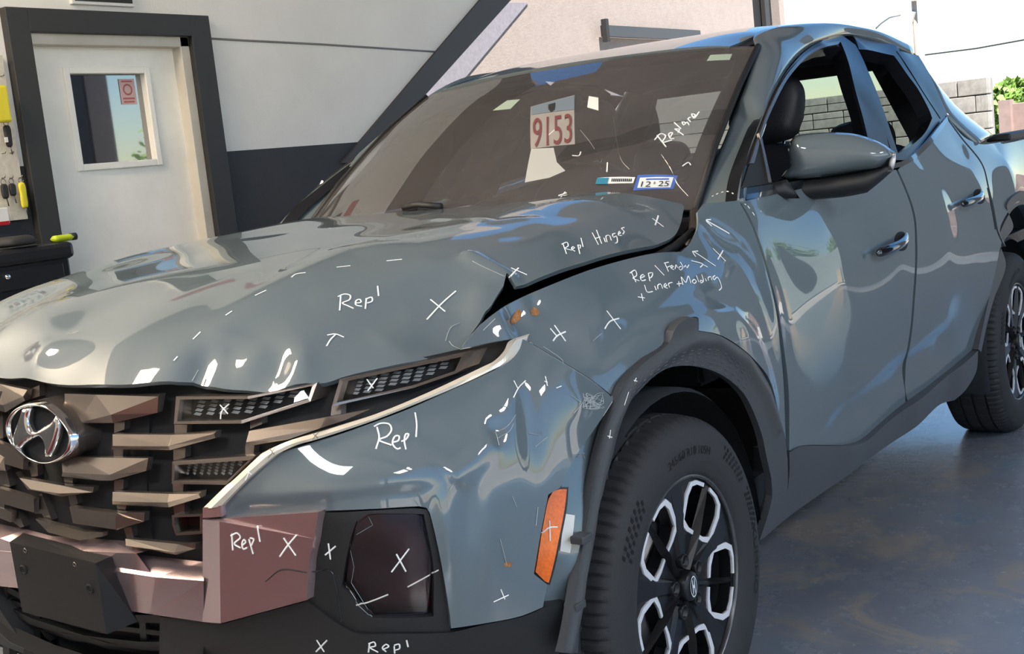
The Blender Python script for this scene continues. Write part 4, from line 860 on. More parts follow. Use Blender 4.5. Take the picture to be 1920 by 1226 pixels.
def handle(cx, cy, ax_px, m_sc):
    h = empty('door_handle'); h.parent = truck
    P = [S_side.hit(*q, .038) for q in ax_px]
    V = []
    for i, p in enumerate(P):
        t = i/(len(P)-1); hz = .018*(1-.35*t); th = .010*math.sin(math.pi*min(max(t, .12), .95))+.004
        off = -.024*(2*abs(t-.45))**3
        b = np.array(p)+[off, 0, 0]; V += [b+[th*.2, 0, hz], b+[th, 0, hz*.2], b+[th*.7, 0, -hz], b+[-th, 0, -hz*.8], b+[-th, 0, hz*.8]]
    k = len(P); F_ = [(i*5+j, (i+1)*5+j, (i+1)*5+(j+1) % 5, i*5+(j+1) % 5) for i in range(k-1) for j in range(5)]+[(0, 1, 2, 3, 4), tuple(range(5*k-1, 5*k-6, -1))]
    bm = bmesh.new(); me = bpy.data.meshes.new('t'); me.from_pydata([tuple(x) for x in V], [], F_); bm.from_mesh(me); o = bm_obj('handle_grip', bm, GLOSSB, h, smooth=True); md = o.modifiers.new('s', 'SUBSURF'); md.levels = md.render_levels = 2
    return h
handle(0, 0, [(1653, 476), (1668, 468), (1686, 460), (1704, 449), (1719, 437)], 1)
handle(0, 0, [(1811, 383), (1822, 378), (1834, 373), (1846, 366), (1856, 357)], 1)
def cup(px, r1, r2):
    q = S_side.ab(S_side.hit(*px))[0]; L = [q+[r1*math.cos(a), r2*math.sin(a)] for a in np.linspace(0, 2*math.pi, 24, endpoint=False)]
    v, F = tri(np.array(L), (), .012); d = dist_poly(v, np.array(L)); P_ = S_side.pt(v, .0025); shell('handle_cup', P_, S_side.nrm(v)+np.array([0, .0, .0]), F, .004, DARK, truck)
cup((1690, 452), .062, .030); cup((1836, 368), .062, .028)
panel('fuel_door_seam', S_side, [c(1851, 352), (1858, 385), c(1866, 430), c(1868, 430), (1860, 385), c(1853, 352)], DARK, truck, res=.02, depth=.004, off=.001)
# ================================================================== the place
WX = -2.8
# floor: worn dark blue epoxy over concrete
m, t, b = new_mat('worn_epoxy_floor'); tc = t.nodes.new('ShaderNodeTexCoord')
def nz(scale, det=8, rough=.6, dist=0.):
    n = t.nodes.new('ShaderNodeTexNoise'); n.inputs['Scale'].default_value = scale; n.inputs['Detail'].default_value = det; n.inputs['Roughness'].default_value = rough; n.inputs['Distortion'].default_value = dist; t.links.new(tc.outputs['Object'], n.inputs['Vector']); return n
def ramp(n, stops, out='Fac'):
    r = t.nodes.new('ShaderNodeValToRGB'); e = r.color_ramp.elements
    while len(e) < len(stops): e.new(.5)
    for q, (p, col) in zip(e, stops): q.position = p; q.color = (*col, 1) if len(col) == 3 else col
    t.links.new(n.outputs[out], r.inputs['Fac']); return r
def mixc(fac, a, b_):
    x = t.nodes.new('ShaderNodeMix'); x.data_type = 'RGBA'; t.links.new(fac.outputs[0], x.inputs[0]); t.links.new(a, x.inputs[6]); t.links.new(b_, x.inputs[7]); return x
base = ramp(nz(1.3, 6), [(.3, (.15, .172, .212)), (.55, (.215, .24, .28)), (.75, (.17, .26, .31))])
tan = ramp(nz(2.6, 8, .7, .6), [(.0, (.26, .235, .21)), (1., (.36, .325, .285))])
f1 = ramp(nz(2.1, 10, .72, .8), [(.52, (0, 0, 0)), (.60, (.9, .9, .9))])
x1 = mixc(f1, base.outputs[0], tan.outputs[0])
blue = t.nodes.new('ShaderNodeRGB'); blue.outputs[0].default_value = (.08, .20, .29, 1)
f2 = ramp(nz(1.7, 9, .7, .5), [(.58, (0, 0, 0)), (.70, (.6, .6, .6))])
x2 = mixc(f2, x1.outputs[2], blue.outputs[0])
f3 = ramp(nz(16, 8, .8), [(.62, (0, 0, 0)), (.68, (.5, .5, .5))])
dk = t.nodes.new('ShaderNodeRGB'); dk.outputs[0].default_value = (.10, .095, .09, 1)
x3 = mixc(f3, x2.outputs[2], dk.outputs[0]); t.links.new(x3.outputs[2], b.inputs['Base Color'])
rr = ramp(nz(5, 8, .75), [(.3, (.16, .16, .16)), (.75, (.36, .36, .36))]); t.links.new(rr.outputs[0], b.inputs['Roughness'])
bp = t.nodes.new('ShaderNodeBump'); bp.inputs['Strength'].default_value = .14; bp.inputs['Distance'].default_value = .006; t.links.new(nz(28, 8, .75).outputs[0], bp.inputs['Height']); t.links.new(bp.outputs[0], b.inputs['Normal'])
b.inputs['Coat Weight'].default_value = .8; b.inputs['Coat Roughness'].default_value = .16; b.inputs['Coat IOR'].default_value = 1.6; FLOOR = m
struct(mesh('floor', [(-6, -9, 0), (6.4, -9, 0), (6.4, 9, 0), (-6, 9, 0)], [(0, 1, 2, 3)], FLOOR), 'worn dark blue-grey shop floor under the truck', 'floor')
ASPH = mat('pale_concrete', (.42, .40, .36), rough=.9, noise=3, var=.25)
struct(mesh('ground_outside', [(-60, -60, -.03), (60, -60, -.03), (60, 90, -.03), (-60, 90, -.03)], [(0, 1, 2, 3)], ASPH), 'pale concrete yard outside the shop', 'ground')
# left wall: rendered block, white above and dark grey below; its far end is cut on a slant
m, t, b = new_mat('two_tone_render'); tc = t.nodes.new('ShaderNodeTexCoord'); sp = t.nodes.new('ShaderNodeSeparateXYZ'); t.links.new(tc.outputs['Object'], sp.inputs[0])
cm = t.nodes.new('ShaderNodeMath'); cm.operation = 'GREATER_THAN'; cm.inputs[1].default_value = 1.535; t.links.new(sp.outputs['Z'], cm.inputs[0])
wht = ramp(nz(2.0, 6), [(.3, (.76, .735, .685)), (.7, (.83, .80, .75))]); drk = ramp(nz(3.0, 6), [(.3, (.032, .034, .038)), (.7, (.042, .044, .048))])
x = t.nodes.new('ShaderNodeMix'); x.data_type = 'RGBA'; t.links.new(cm.outputs[0], x.inputs[0]); t.links.new(drk.outputs[0], x.inputs[6]); t.links.new(wht.outputs[0], x.inputs[7]); cm2 = t.nodes.new('ShaderNodeMath'); cm2.operation = 'GREATER_THAN'; cm2.inputs[1].default_value = 3.6; t.links.new(sp.outputs['Z'], cm2.inputs[0])
x_2 = t.nodes.new('ShaderNodeMix'); x_2.data_type = 'RGBA'; t.links.new(cm2.outputs[0], x_2.inputs[0]); t.links.new(x.outputs[2], x_2.inputs[6]); x_2.inputs[7].default_value = (.10, .085, .08, 1); t.links.new(x_2.outputs[2], b.inputs['Base Color']); b.inputs['Roughness'].default_value = .75
bp = t.nodes.new('ShaderNodeBump'); bp.inputs['Strength'].default_value = .4; bp.inputs['Distance'].default_value = .006; t.links.new(nz(60, 6, .7).outputs[0], bp.inputs['Height']); t.links.new(bp.outputs[0], b.inputs['Normal'])
RENDER = m
def wp_(x, y, d=0): return at(x, y, 0, WX+d)
dg0 = wp_(720, 232); dg1 = wp_(925, 5); sl_ = (dg1-dg0)
top = dg0+sl_*((4.23-dg0[2])/sl_[2]); bot = dg0+sl_*((0-dg0[2])/sl_[2])
DY0, DY1, DZ = wp_(47, 62)[1], wp_(350, 75)[1], wp_(47, 62)[2]
wall = [(DY0, 0), (DY0, DZ), (DY1, DZ), (DY1, 0)]
def wall_piece(poly): return prism('w', [(WX, y, z) for y, z in poly], (-.18, 0, 0), RENDER)
bm = bmesh.new()
def pris_into(bm, poly, d):
    a = [bm.verts.new(p) for p in poly]; b_ = [bm.verts.new(Vector(p)+Vector(d)) for p in poly]; n = len(a); bm.faces.new(a); bm.faces.new(b_[::-1])
    for i in range(n): bm.faces.new((a[i], b_[i], b_[(i+1) % n], a[(i+1) % n]))
for poly in ([(-7, 0), (DY0, 0), (DY0, 4.23), (-7, 4.23)], [(DY0, DZ), (DY1, DZ), (DY1, 4.23), (DY0, 4.23)], [(DY1, 0), (dg0[1], 0), (dg0[1], dg0[2]), tuple((dg0+sl_*((2.8-dg0[2])/sl_[2]))[1:]), (4.3, 2.8), (4.3, 4.23), (DY1, 4.23)]):
    pris_into(bm, [(WX, y, z) for y, z in poly], (-.18, 0, 0))
wl = struct(bm_obj('wall_left', bm, RENDER), 'white and dark grey rendered wall with a slanted end', 'wall')
# slanted dark edging
TRIMD = mat('dark_grey_trim', (.052, .048, .048), rough=.6, bump=(200, .25)); TRIMC = mat('charcoal_frame', (.030, .029, .028), rough=.55, bump=(300, .15))
e0, e1, e2, e3 = wp_(700, 232), wp_(893, 5), wp_(950, 5), wp_(745, 232)
ed = [np.array(q) for q in (e0, e1, e2, e3)]
ed[1] = ed[0]+(ed[1]-ed[0])*((2.8-ed[0][2])/(ed[1][2]-ed[0][2])); ed[2] = ed[3]+(ed[2]-ed[3])*((2.8-ed[3][2])/(ed[2][2]-ed[3][2]))
s0 = (1.42-ed[0][2])/(ed[1]-ed[0])[2]; s3 = (1.42-ed[3][2])/(ed[2]-ed[3])[2]; ed[0], ed[3] = ed[0]+(ed[1]-ed[0])*s0, ed[3]+(ed[2]-ed[3])*s3
struct(prism('trim_1', [tuple(q+[.02, 0, 0]) for q in ed], (-.24, 0, 0), TRIMD), 'slanted dark edging at the end of the white wall', 'trim')
cr = [wp_(388, 72, .001), wp_(480, 77, .001), wp_(600, 83, .001), wp_(815, 97, .001)]
struct(tube('trim_2', cr, .006, mat('crack_line', (.20, .19, .18), rough=.9)), 'thin grey crack across the white wall', 'crack')
# door with charcoal architrave
WHITEP = mat('door_white', (.90, .87, .79), rough=.45, noise=2.5, var=.08, bump=(20, .05)); FRAMEW = mat('frame_cream', (.58, .54, .46), rough=.5, noise=4, var=.1)
d1 = empty('door_1', (WX, DY0, 0)); struct(d1, 'white steel door with a square glass pane in a charcoal frame', 'door')
def dp(name, y0, y1, z0, z1, x0, x1, m_, bev=.003, par=d1): 
    o = box(name, ((x0+x1)/2-WX, (y0+y1)/2-DY0, (z0+z1)/2), (abs(x1-x0), y1-y0, z1-z0), m_, par, bev=bev); return o
AW = .125
OL, OR_, OT = wp_(5, 60)[1], wp_(384, 60)[1], wp_(200, 24)[2]
dp('architrave', OL, DY0, 0, OT, WX-.02, WX+.045, TRIMC); dp('architrave', DY1, OR_, 0, OT, WX-.02, WX+.045, TRIMC); dp('architrave', DY0, DY1, DZ, OT, WX-.02, WX+.045, TRIMC)
LY1 = wp_(326, 100)[1]
dp('jamb', DY1-.055, DY1, 0, DZ, WX-.12, WX+.012, FRAMEW); dp('jamb', DY0, DY0+.02, 0, DZ, WX-.12, WX+.008, FRAMEW); dp('door_head', DY0, DY1, DZ-.05, DZ, WX-.12, WX+.012, FRAMEW)
G0y, G1y, G1z, G0z = wp_(122, 140, -.08)[1], wp_(262, 138, -.08)[1], wp_(125, 140, -.08)[2], wp_(150, 309, -.08)[2]
xl = WX-.10
for (ya, yb, za, zb) in ((DY0+.01, G0y, .01, DZ-.03), (G1y, DY1-.03, .01, DZ-.03), (G0y, G1y, .01, G0z), (G0y, G1y, G1z, DZ-.03)): dp('door_leaf', ya, yb, za, zb, xl, xl+.045, WHITEP, bev=0)
fw = .032
for (ya, yb, za, zb) in ((G0y-fw, G0y, G0z-fw, G1z+fw), (G1y, G1y+fw, G0z-fw, G1z+fw), (G0y, G1y, G0z-fw, G0z), (G0y, G1y, G1z, G1z+fw)): dp('glazing_bead', ya, yb, za, zb, xl+.04, xl+.06, WHITEP, bev=.004)
m = mat('door_pane_glass', (.012, .013, .017), rough=.02, spec=1.0, coat=1.); m.node_tree.nodes['Principled BSDF'].inputs['IOR'].default_value = 2.2
dp('door_pane', G0y, G1y, G0z, G1z, xl+.012, xl+.02, m, bev=0)
# no-smoking notice on the pane
sy0, sy1, sz1, sz0 = wp_(221, 148, -.08)[1], wp_(250, 148, -.08)[1], wp_(232, 148, -.08)[2], wp_(232, 196, -.08)[2]
PINK = mat('notice_pink', (.62, .42, .40), rough=.5); RED = mat('notice_red', (.45, .12, .11), rough=.5)
st = box('notice_sticker', (xl+.0225, (sy0+sy1)/2, (sz0+sz1)/2), (.001, sy1-sy0, sz1-sz0), PINK)
tag(st, 'small pink warning notice stuck on the door pane', 'notice')
def flat(name, yc, zc, w_, h_, m_, par, x=xl+.0235): return mesh(name, [(x, yc-w_/2, zc-h_/2), (x, yc+w_/2, zc-h_/2), (x, yc+w_/2, zc+h_/2), (x, yc-w_/2, zc+h_/2)], [(0, 1, 2, 3)], m_, par)
yc, zc = (sy0+sy1)/2, (sz0+sz1)/2; hh = sz1-sz0; ww = sy1-sy0
flat('notice_line', yc, zc+hh*.40, ww*.7, hh*.07, RED, st); flat('notice_line', yc, zc-hh*.27, ww*.75, hh*.07, RED, st); flat('notice_line', yc, zc-hh*.40, ww*.7, hh*.07, RED, st)
torus('notice_ring', ww*.26, ww*.045, RED, st, Matrix.Translation((xl+.0235, yc, zc+hh*.08)) @ Matrix.Rotation(math.pi/2, 4, 'Y') @ Matrix.Diagonal((1, 1, .05, 1)), 24, 6)
# picture frame cut by the top edge above the door
sg = empty('wall_sign', (WX, 0, 0), 'black and white framed sign above the white door', 'sign')
y0, y1, z0 = wp_(130, 8)[1], wp_(247, 8)[1], wp_(240, 14)[2]
o = box('sign_frame', (.012, (y0+y1)/2, z0+.15), (.024, y1-y0, .30), mat('frame_white', (.75, .74, .70), rough=.4), sg, bev=.004); box('sign_face', (.025, (y0+y1)/2, z0+.15), (.004, y1-y0-.03, .27), INK, sg)
# posters beyond the door frame, seen mirrored in the hood
def poster(y, z, w_, h_, m_, label, cat='poster'):
    o = box('poster', (WX+.004, y, z), (.006, w_, h_), m_); tag(o, label, cat); return o
P1_ = poster(.45, 2.25, .62, .42, PAPER, 'white instruction poster with rows of small pictures left of the door')
for r in range(3):
    for k in range(6): flat('poster_picture', .45-.24+k*.09, 2.36-r*.10, .055, .05, (INK, TEAL, INKRED, POSTG)[(r*5+k*3) % 4] if False else (INK, TEAL, INKRED)[(r*5+k*2) % 3], P1_, x=WX+.008)
P2_ = poster(.40, 2.62, .5, .16, mat('cream_sheet', (.70, .66, .52), rough=.7), 'cream notice sheet above the instruction poster', 'notice')
P3_ = poster(-.35, 1.95, .75, .62, mat('maroon_print', (.13, .05, .05), rough=.6), 'maroon poster with white panels on the white wall')
for (yy, zz, a_, b_) in ((-.58, 2.16, .16, .06), (-.40, 2.14, .12, .08), (-.22, 2.16, .14, .06), (-.52, 1.95, .2, .12), (-.30, 1.85, .30, .08)): flat('poster_panel', yy, zz, a_, b_, PAPER, P3_, x=WX+.008)
poster(1.55, 2.72, .62, .16, RED, 'red sign plate high above the white door', 'sign')
# sunlit tan wall beyond
m, t, b = new_mat('tan_stucco'); tc = t.nodes.new('ShaderNodeTexCoord')
st_ = ramp(nz(14, 8, .75), [(.3, (.30, .25, .225)), (.7, (.35, .30, .27))]); t.links.new(st_.outputs[0], b.inputs['Base Color']); b.inputs['Roughness'].default_value = .9
bp = t.nodes.new('ShaderNodeBump'); bp.inputs['Strength'].default_value = .6; bp.inputs['Distance'].default_value = .01; t.links.new(nz(50, 8, .8).outputs[0], bp.inputs['Height']); t.links.new(bp.outputs[0], b.inputs['Normal'])
STUC = m
FX = -3.6
ye = at(1412, 20, 0, FX)[1]; ye2 = at(1458, 20, 0, FX)[1]
struct(prism('wall_far', [(FX, 2.5, 0), (FX, ye, 0), (FX, ye, 4.2), (FX, 2.5, 4.2)], (-.25, 0, 0), STUC), 'sunlit tan stucco wall behind the truck roof', 'wall')
wd = empty('door_2', (FX, ye, 0)); struct(wd, 'dark doorway at the end of the tan stucco wall', 'doorway')
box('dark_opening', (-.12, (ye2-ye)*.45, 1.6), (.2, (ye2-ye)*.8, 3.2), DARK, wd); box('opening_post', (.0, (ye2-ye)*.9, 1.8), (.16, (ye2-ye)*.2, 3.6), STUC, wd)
box('opening_frame', (.02, (ye2-ye)*.42, 1.6), (.05, .12, 3.2), TRIMC, wd)
ba, bb = at(1130, 58, 0, FX+.06), at(1310, 60, 0, FX+.06)
vb = empty('wall_bracket', (FX, 0, 0), 'grey horizontal board with a dark post on the tan wall', 'board')
box('board', (.06, (ba[1]+bb[1])/2, ba[2]), (.04, bb[1]-ba[1], .10), CLAD, vb); box('board_post', (.09, ba[1], ba[2]), (.05, .05, .20), INK, vb)
# shadow band beside the slanted edging, painted as a grey strip on the far wall
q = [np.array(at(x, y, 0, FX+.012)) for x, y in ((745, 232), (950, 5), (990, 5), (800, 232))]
struct(prism('trim_9', [tuple(p_) for p_ in q], (-.02, 0, 0), mat('painted_shadow_grey', (.22, .21, .24), rough=.9, noise=30, var=.12)), 'slanted shadow band painted in pale grey on the tan wall', 'trim')  # not a real trim: painted stand-in for the shadow band
# roof over the bay
CEIL = mat('ceiling_brown', (.34, .295, .28), rough=.8, noise=1.2, var=.2)
struct(box('ceiling', (2.0, -1.5, 4.28), (10.0, 11.4, .12), CEIL), 'brown-grey shop ceiling', 'ceiling')
struct(box('canopy', (2.4, 5.4, 4.28), (9.2, 2.4, .12), CEIL), 'canopy over the end of the bay', 'canopy')
for i, y in enumerate((-5.4, -3.0, -.6, 1.8, 4.2, 6.4)): struct(box('trim_%d' % (i+3), (2.9, y, 4.10), (8.0, .18, .26), TRIMC), 'dark ceiling beam', 'beam')
struct(box('wall_front', (1.6, -7.1, 2.1), (9.0, .2, 4.2), mat('beige_wall', (.55, .50, .42), rough=.8, noise=2, var=.08)), 'beige wall at the closed end of the shop', 'wall')
struct(box('wall_right', (3.55, 9.1, 2.1), (1.9, .2, 4.2), mat('slate_wall', (.060, .068, .078), rough=.7, noise=2, var=.1)), 'dark slate wall beside the bay opening', 'wall')
struct(box('wall_side', (6.5, 6.4, 2.1), (.2, 3.9, 4.2), MATS['slate_wall']), 'dark slate wall segment at the open side', 'wall'); struct(box('trim_11', (6.5, 8.55, 2.1), (.24, .36, 4.2), STUC), 'tan pier at the end of the slate wall', 'pier')
POSTM = mat('steel_post', (.16, .16, .17), rough=.5, metal=.3)
for i, (x, y, lb) in enumerate(((6.4, -6.5, 'grey steel roof post beside the beige wall'), (6.4, -1.6, 'grey steel roof post opposite the front wheel'), (6.4, 3.6, 'grey steel roof post opposite the truck bed'))): tag(box('roof_post', (x, y, 2.11), (.16, .16, 4.22), POSTM, bev=.01), lb, 'post', 'steel posts along the open side')
# fill lamps added out of view to brighten the shop and the truck
FILLM = mat('fill_diffuser', (.9, .9, .9), emit=(.95, .96, 1, 9.5)); FILLW = mat('warm_fill_diffuser', (.9, .9, .9), emit=(1, .84, .64, 18.0))
for i, (x, y, lb) in enumerate(((1.0, -4.2, 'added fill lamp nearest the added red tool chest'), (-1.8, -2.2, 'added fill lamp on the white door side'), (5.7, -3.6, 'added fill lamp between the front steel posts'), (5.7, .7, 'added fill lamp between the rear steel posts'))):
    lp = empty('fill_lamp', (x, y, 4.22), lb, 'lamp', 'added fill lamps'); lp.rotation_euler = (0, 0, math.pi/2 if i in (1, 2, 3) else 0)
    box('fill_lamp_body', (0, 0, -.03), (1.9, .88, .06), WHITEP, lp, bev=.01); box('fill_lamp_tube', (0, 0, -.075), (1.8, .80, .03), FILLW if i == 1 else FILLM, lp, bev=.008)
# unseen red tool chest, added for its red reflection in garnish and grille
REDP = mat('red_enamel', (.42, .015, .02), rough=.25, coat=.8)
tcst = empty('added_red_chest', (.15, -1.95, 0), 'unseen red rolling tool chest added in front of the truck grille for its reflection', 'tool chest')
box('added_chest_body', (0, 0, .40), (1.3, .46, .68), REDP, tcst, bev=.012)
for k, z in enumerate((.20, .36, .50, .62)):
    dr = box('drawer', (0, .235, z), (1.08, .02, .12), REDP, tcst, bev=.004); box('added_chest_drawer_pull', (0, .25, z+.035), (.9, .02, .018), SILVER, dr, bev=.003)
for sx in (-.48, .48):
    for sy in (-.16, .16): tube('caster', [(sx-.015, sy, .045), (sx+.015, sy, .045)], .045, RUBBER, tcst, 12)
# ================================================================== yard behind the truck
def bgp(x, y, Y): return at(x, y, 1, Y)
BLK = mat('grey_block', (.27, .26, .235), rough=.9, noise=9, var=.25, bump=(30, .4))
bw = empty('block_wall', (0, 13, 0)); tag(bw, 'grey block wall behind the truck cab', 'wall')
x0, x1, zt = bgp(1440, 150, 13)[0], bgp(1855, 146, 13)[0], bgp(1800, 150, 13)[2]
blk = None; ch = .2; cw = .4; nrow = int(zt/ch)+1
box('wall_core', ((x0+x1)/2, .12, zt/2), (x1-x0-.03, .16, zt-.03), mat('mortar', (.22, .21, .20), rough=.95), bw)
for r in range(nrow):
    zz = zt-ch/2-r*ch
    if zz < .5: continue
    k = 0; xx = x0+(cw/2 if r % 2 else 0)
    while xx < x1-.1:
        w_ = min(cw, x1-xx)
        if blk is None:
            blk = box('block', (0, 0, 0), (cw-.012, .2, ch-.012), BLK, bw, bev=.008); o_ = blk
        else: o_ = blk.copy(); C.objects.link(o_); o_.parent = bw
        o_.location = (xx+w_/2, 0+random.uniform(-.004, .004), zz); o_.scale = (w_/cw, 1, 1); xx += cw
FENM = mat('brown_concrete_fence', (.30, .215, .19), rough=.9, noise=6, var=.15)
fe = empty('panel_fence', (0, 16, 0)); tag(fe, 'brown precast panel fence with posts beside the block wall', 'fence')
zt = bgp(1870, 196, 16)[2]
for k in range(3):
    xx = bgp(1812, 200, 16)[0]+k*2.2
    box('fence_post', (xx+.55, -.06, (zt+.05)/2), (.16, .22, zt+.05), FENM, fe)
    for r in range(4): box('fence_panel', (xx+1.65, 0, zt-.22-r*.44), (2.06, .08, .425), FENM, fe, bev=.01)
# sunlit side fence seen only in the door's reflections
SID = mat('pale_siding', (.50, .58, .56), rough=.7)
sf = empty('siding_fence', (0, 0, 0)); tag(sf, 'pale green siding fence at the side of the yard', 'fence')
for k in range(10): o_ = box('siding_board', (9.6, 12.0, .12+k*.19), (9.0, .04, .18), SID, sf, rot=Matrix.Rotation(math.radians(6), 4, 'X'))
tag(box('cream_shed', (5.9, 10.6, .45), (.9, .5, .9), mat('cream_paint', (.78, .66, .46), rough=.7), bev=.02), 'cream low cabinet in the sunny side yard', 'cabinet')
# trees
LEAF = mat('leaf_green', (.14, .24, .04), rough=.6, noise=3, var=.4); BARK = mat('bark', (.14, .10, .07), rough=.9)
def tree(loc, h, r, label, n, seed, group='trees beyond the yard'):
    rnd = random.Random(seed); tr = empty('leafy_tree', loc, label, 'tree', group)
    tube('trunk', [(0, 0, 0), (.05, 0, h*.4), (0, .05, h*.75)], [.12, .09, .04], BARK, tr)
    V = []; F_ = []
    for i in range(n):
        th, ph = rnd.uniform(0, 2*math.pi), rnd.uniform(-.6, 1.5); rr = r*rnd.uniform(.45, 1)**.6*(1+.25*math.sin(3*th+seed))
        p = Vector((rr*math.cos(th)*math.cos(ph), rr*math.sin(th)*math.cos(ph), h*.62+rr*.8*math.sin(ph)))
        a = Vector((rnd.uniform(-1, 1), rnd.uniform(-1, 1), rnd.uniform(-1, 1))).normalized(); b_ = a.orthogonal().normalized(); s_ = rnd.uniform(.06, .12); k = len(V)
        V += [p-a*s_, p+b_*s_*.5, p+a*s_, p-b_*s_*.5]; F_.append((k, k+1, k+2, k+3))
    mesh('foliage', V, F_, LEAF, tr)['kind'] = 'stuff'
p_ = bgp(1900, 200, 19); zt_ = bgp(1900, 158, 19)[2]; tree((p_[0], 19, 0), 2.0, (zt_-1.24)/.85, 'small bushy green tree above the brown fence', 2600, 1)
tree((p_[0]+2.2, 20, 0), 2.2, .7, 'green tree behind the brown fence farther from the block wall', 1800, 2)
tree((7.4, 14.5, 0), 2.8, 1.1, 'green tree behind the pale siding fence', 1600, 3); tree((11.0, 14.6, 0), 3.2, 1.3, 'taller green tree behind the pale siding fence', 1600, 4)
# light pole with flood lamps and wires
PY = 24; px_, pt_ = bgp(1717, 60, PY), bgp(1717, -10, PY)
pl = empty('light_pole', (px_[0], PY, 0), 'tall pole with flood lamps and a curved arm', 'light pole'); WOOD = mat('pole_wood', (.30, .25, .21), rough=.9)
tube('pole', [(0, 0, 0), (0, 0, pt_[2]+.4)], .055, WOOD, pl)
fl_ = bgp(1705, 30, PY)
box('flood_lamp', (fl_[0]-px_[0], -.1, fl_[2]), (.26, .12, .20), mat('lamp_housing', (.45, .42, .36), rough=.5), pl, rot=Matrix.Rotation(.3, 4, 'Y')); box('flood_lamp', (.12, -.1, pt_[2]-.05), (.24, .12, .16), MATS['lamp_housing'], pl)
arm = [bgp(x, y, PY) for x, y in ((1642, 54), (1652, 44), (1668, 33), (1692, 27))]
tube('lamp_arm', [(q[0]-px_[0], 0, q[2]) for q in arm], .018, POSTM, pl, 6)
WIRE = mat('wire_black', (.03, .03, .03), rough=.6)
tag(tube('overhead_wire', [tuple(bgp(1735, 103, PY)), tuple(bgp(1830, 91, PY-1)), tuple(bgp(1990, 62, PY-2))], .016, WIRE), 'thin overhead wire running off the light pole', 'wire')
# ================================================================== tool cart, key board
cx0, cx1 = wp_(-60, 460, .35), wp_(120, 460, .35)
CARTB = mat('cart_black', (.016, .016, .018), rough=.35); CARTN = mat('cart_navy', (.008, .010, .02), rough=.3)
ct = empty('tool_cart', (WX+.30, wp_(60, 460, .5)[1]-.16, 0), 'black metal tool cart with a lock below the key hooks', 'tool cart')
Yt = wp_(128, 470, .5)[1]-ct.location[1]; Zt = wp_(70, 462, .5)[2]
box('cart_body', (0, Yt-.35, Zt/2+.02), (.40, .70, Zt-.10), CARTB, ct, bev=.01); box('cart_lid', (0, Yt-.35, Zt-.03), (.44, .74, .07), CARTB, ct, bev=.02)
box('drawer', (.205, Yt-.35, Zt-.12), (.012, .62, .08), CARTB, ct, bev=.004); dd = box('cart_door', (.205, Yt-.36, Zt-.42), (.014, .60, .46), CARTN, ct, bev=.004)
lk = wp_(15, 519, .52); tube('lock', [(.205, lk[1]-ct.location[1], lk[2]), (.222, lk[1]-ct.location[1], lk[2])], .010, CHROME, ct, 14)
for sx in (-.14, .14):
    for y_ in (Yt-.62, Yt-.08): tube('caster', [(sx-.014, y_, .04), (sx+.014, y_, .04)], .04, RUBBER, ct, 12)
for z_ in (.06, .16):
    tube('cart_handle', [(.10, Yt, Zt-z_-.02), (.10, Yt+.05, Zt-z_-.02), (-.10, Yt+.05, Zt-z_-.02), (-.10, Yt, Zt-z_-.02)], .012, CHROME, ct, 8)
LIME = mat('lime_plastic', (.45, .55, .02), rough=.35)
gp = wp_(122, 443, .48); scd = empty('screwdriver', (gp[0], gp[1], Zt+.008), 'lime and black screwdriver on the tool cart', 'screwdriver'); inflate('grip', [(-.02, -.06, .012), (.02, -.06, .012), (.022, .0, .012), (.02, .03, .012), (-.02, .03, .012), (-.022, 0, .012)], (0, 0, 1), .014, .014, .016, LIME, scd, res=.01)
tube('collar', [(0, .025, .013), (0, .05, .013)], .016, INK, scd, 10)
hat = wp_(22, 438, .45); bgk = inflate('black_glove', [(hat[0], hat[1]-.10, Zt+.022), (hat[0]+.07, hat[1]-.05, Zt+.022), (hat[0]+.06, hat[1]+.07, Zt+.022), (hat[0], hat[1]+.10, Zt+.022), (hat[0]-.07, hat[1]+.04, Zt+.022), (hat[0]-.06, hat[1]-.06, Zt+.022)], (0, 0, 1), .03, .012, .05, INK, None, res=.02); tag(bgk, 'black work glove lying on the tool cart', 'glove')
kb0, kb1 = wp_(-60, 90, .03), wp_(36, 330, .03)
kb = empty('key_board', (WX+.001, 0, 0)); tag(kb, 'cream key board with hooks beside the door frame', 'key board')
kr = wp_(14, 160, .03)[1]
box('board', (.013, kr-.45, 1.66), (.024, .9, .72), mat('cork_cream', (.58, .53, .44), rough=.8, noise=40, var=.15), kb)
YEL = mat('yellow_plastic', (.72, .60, .03), rough=.4)
def hook(x, y):
    p_ = wp_(x, y, .03); tube('key_hook', [(.02, p_[1], p_[2]), (p_[0]-WX+.02, p_[1], p_[2]), (p_[0]-WX+.026, p_[1], p_[2]+.012)], .0022, SILVER, kb, 6)
for x, y in ((2, 143), (5, 288), (20, 287), (4, 334), (19, 334), (36, 334), (8, 226)): hook(x, y)
def keyset(x, y, label, fob, h=.06):
    p_ = np.array(wp_(x, y, .05)); k_ = empty('car_key', tuple(p_), label, 'key', 'keys on the key board')
    torus('key_ring', .012, .0015, SILVER, k_, Matrix.Translation((0, 0, .012)) @ Matrix.Rotation(math.pi/2, 4, 'Y'), 16, 5)
    inflate('key_fob', [(0, -.014, 0), (0, .014, 0), (0, .018, -h*.5), (0, .012, -h), (0, -.012, -h), (0, -.018, -h*.5)], (1, 0, 0), .008, .006, .012, fob, k_, res=.005)
    tube('key_blade', [(0, .003, -h*.9), (0, .008, -h-.035)], .003, SILVER, k_, 5)
keyset(12, 236, 'black key fob with a white label alone on the upper hooks', INK, .09); keyset(7, 346, 'dark key fob hanging beside the yellow tagged key', INK, .06); keyset(22, 345, 'black key with a pale paper tag under it', INK, .05); keyset(40, 343, 'key with a long yellow tag next to the door frame', YEL, .11)
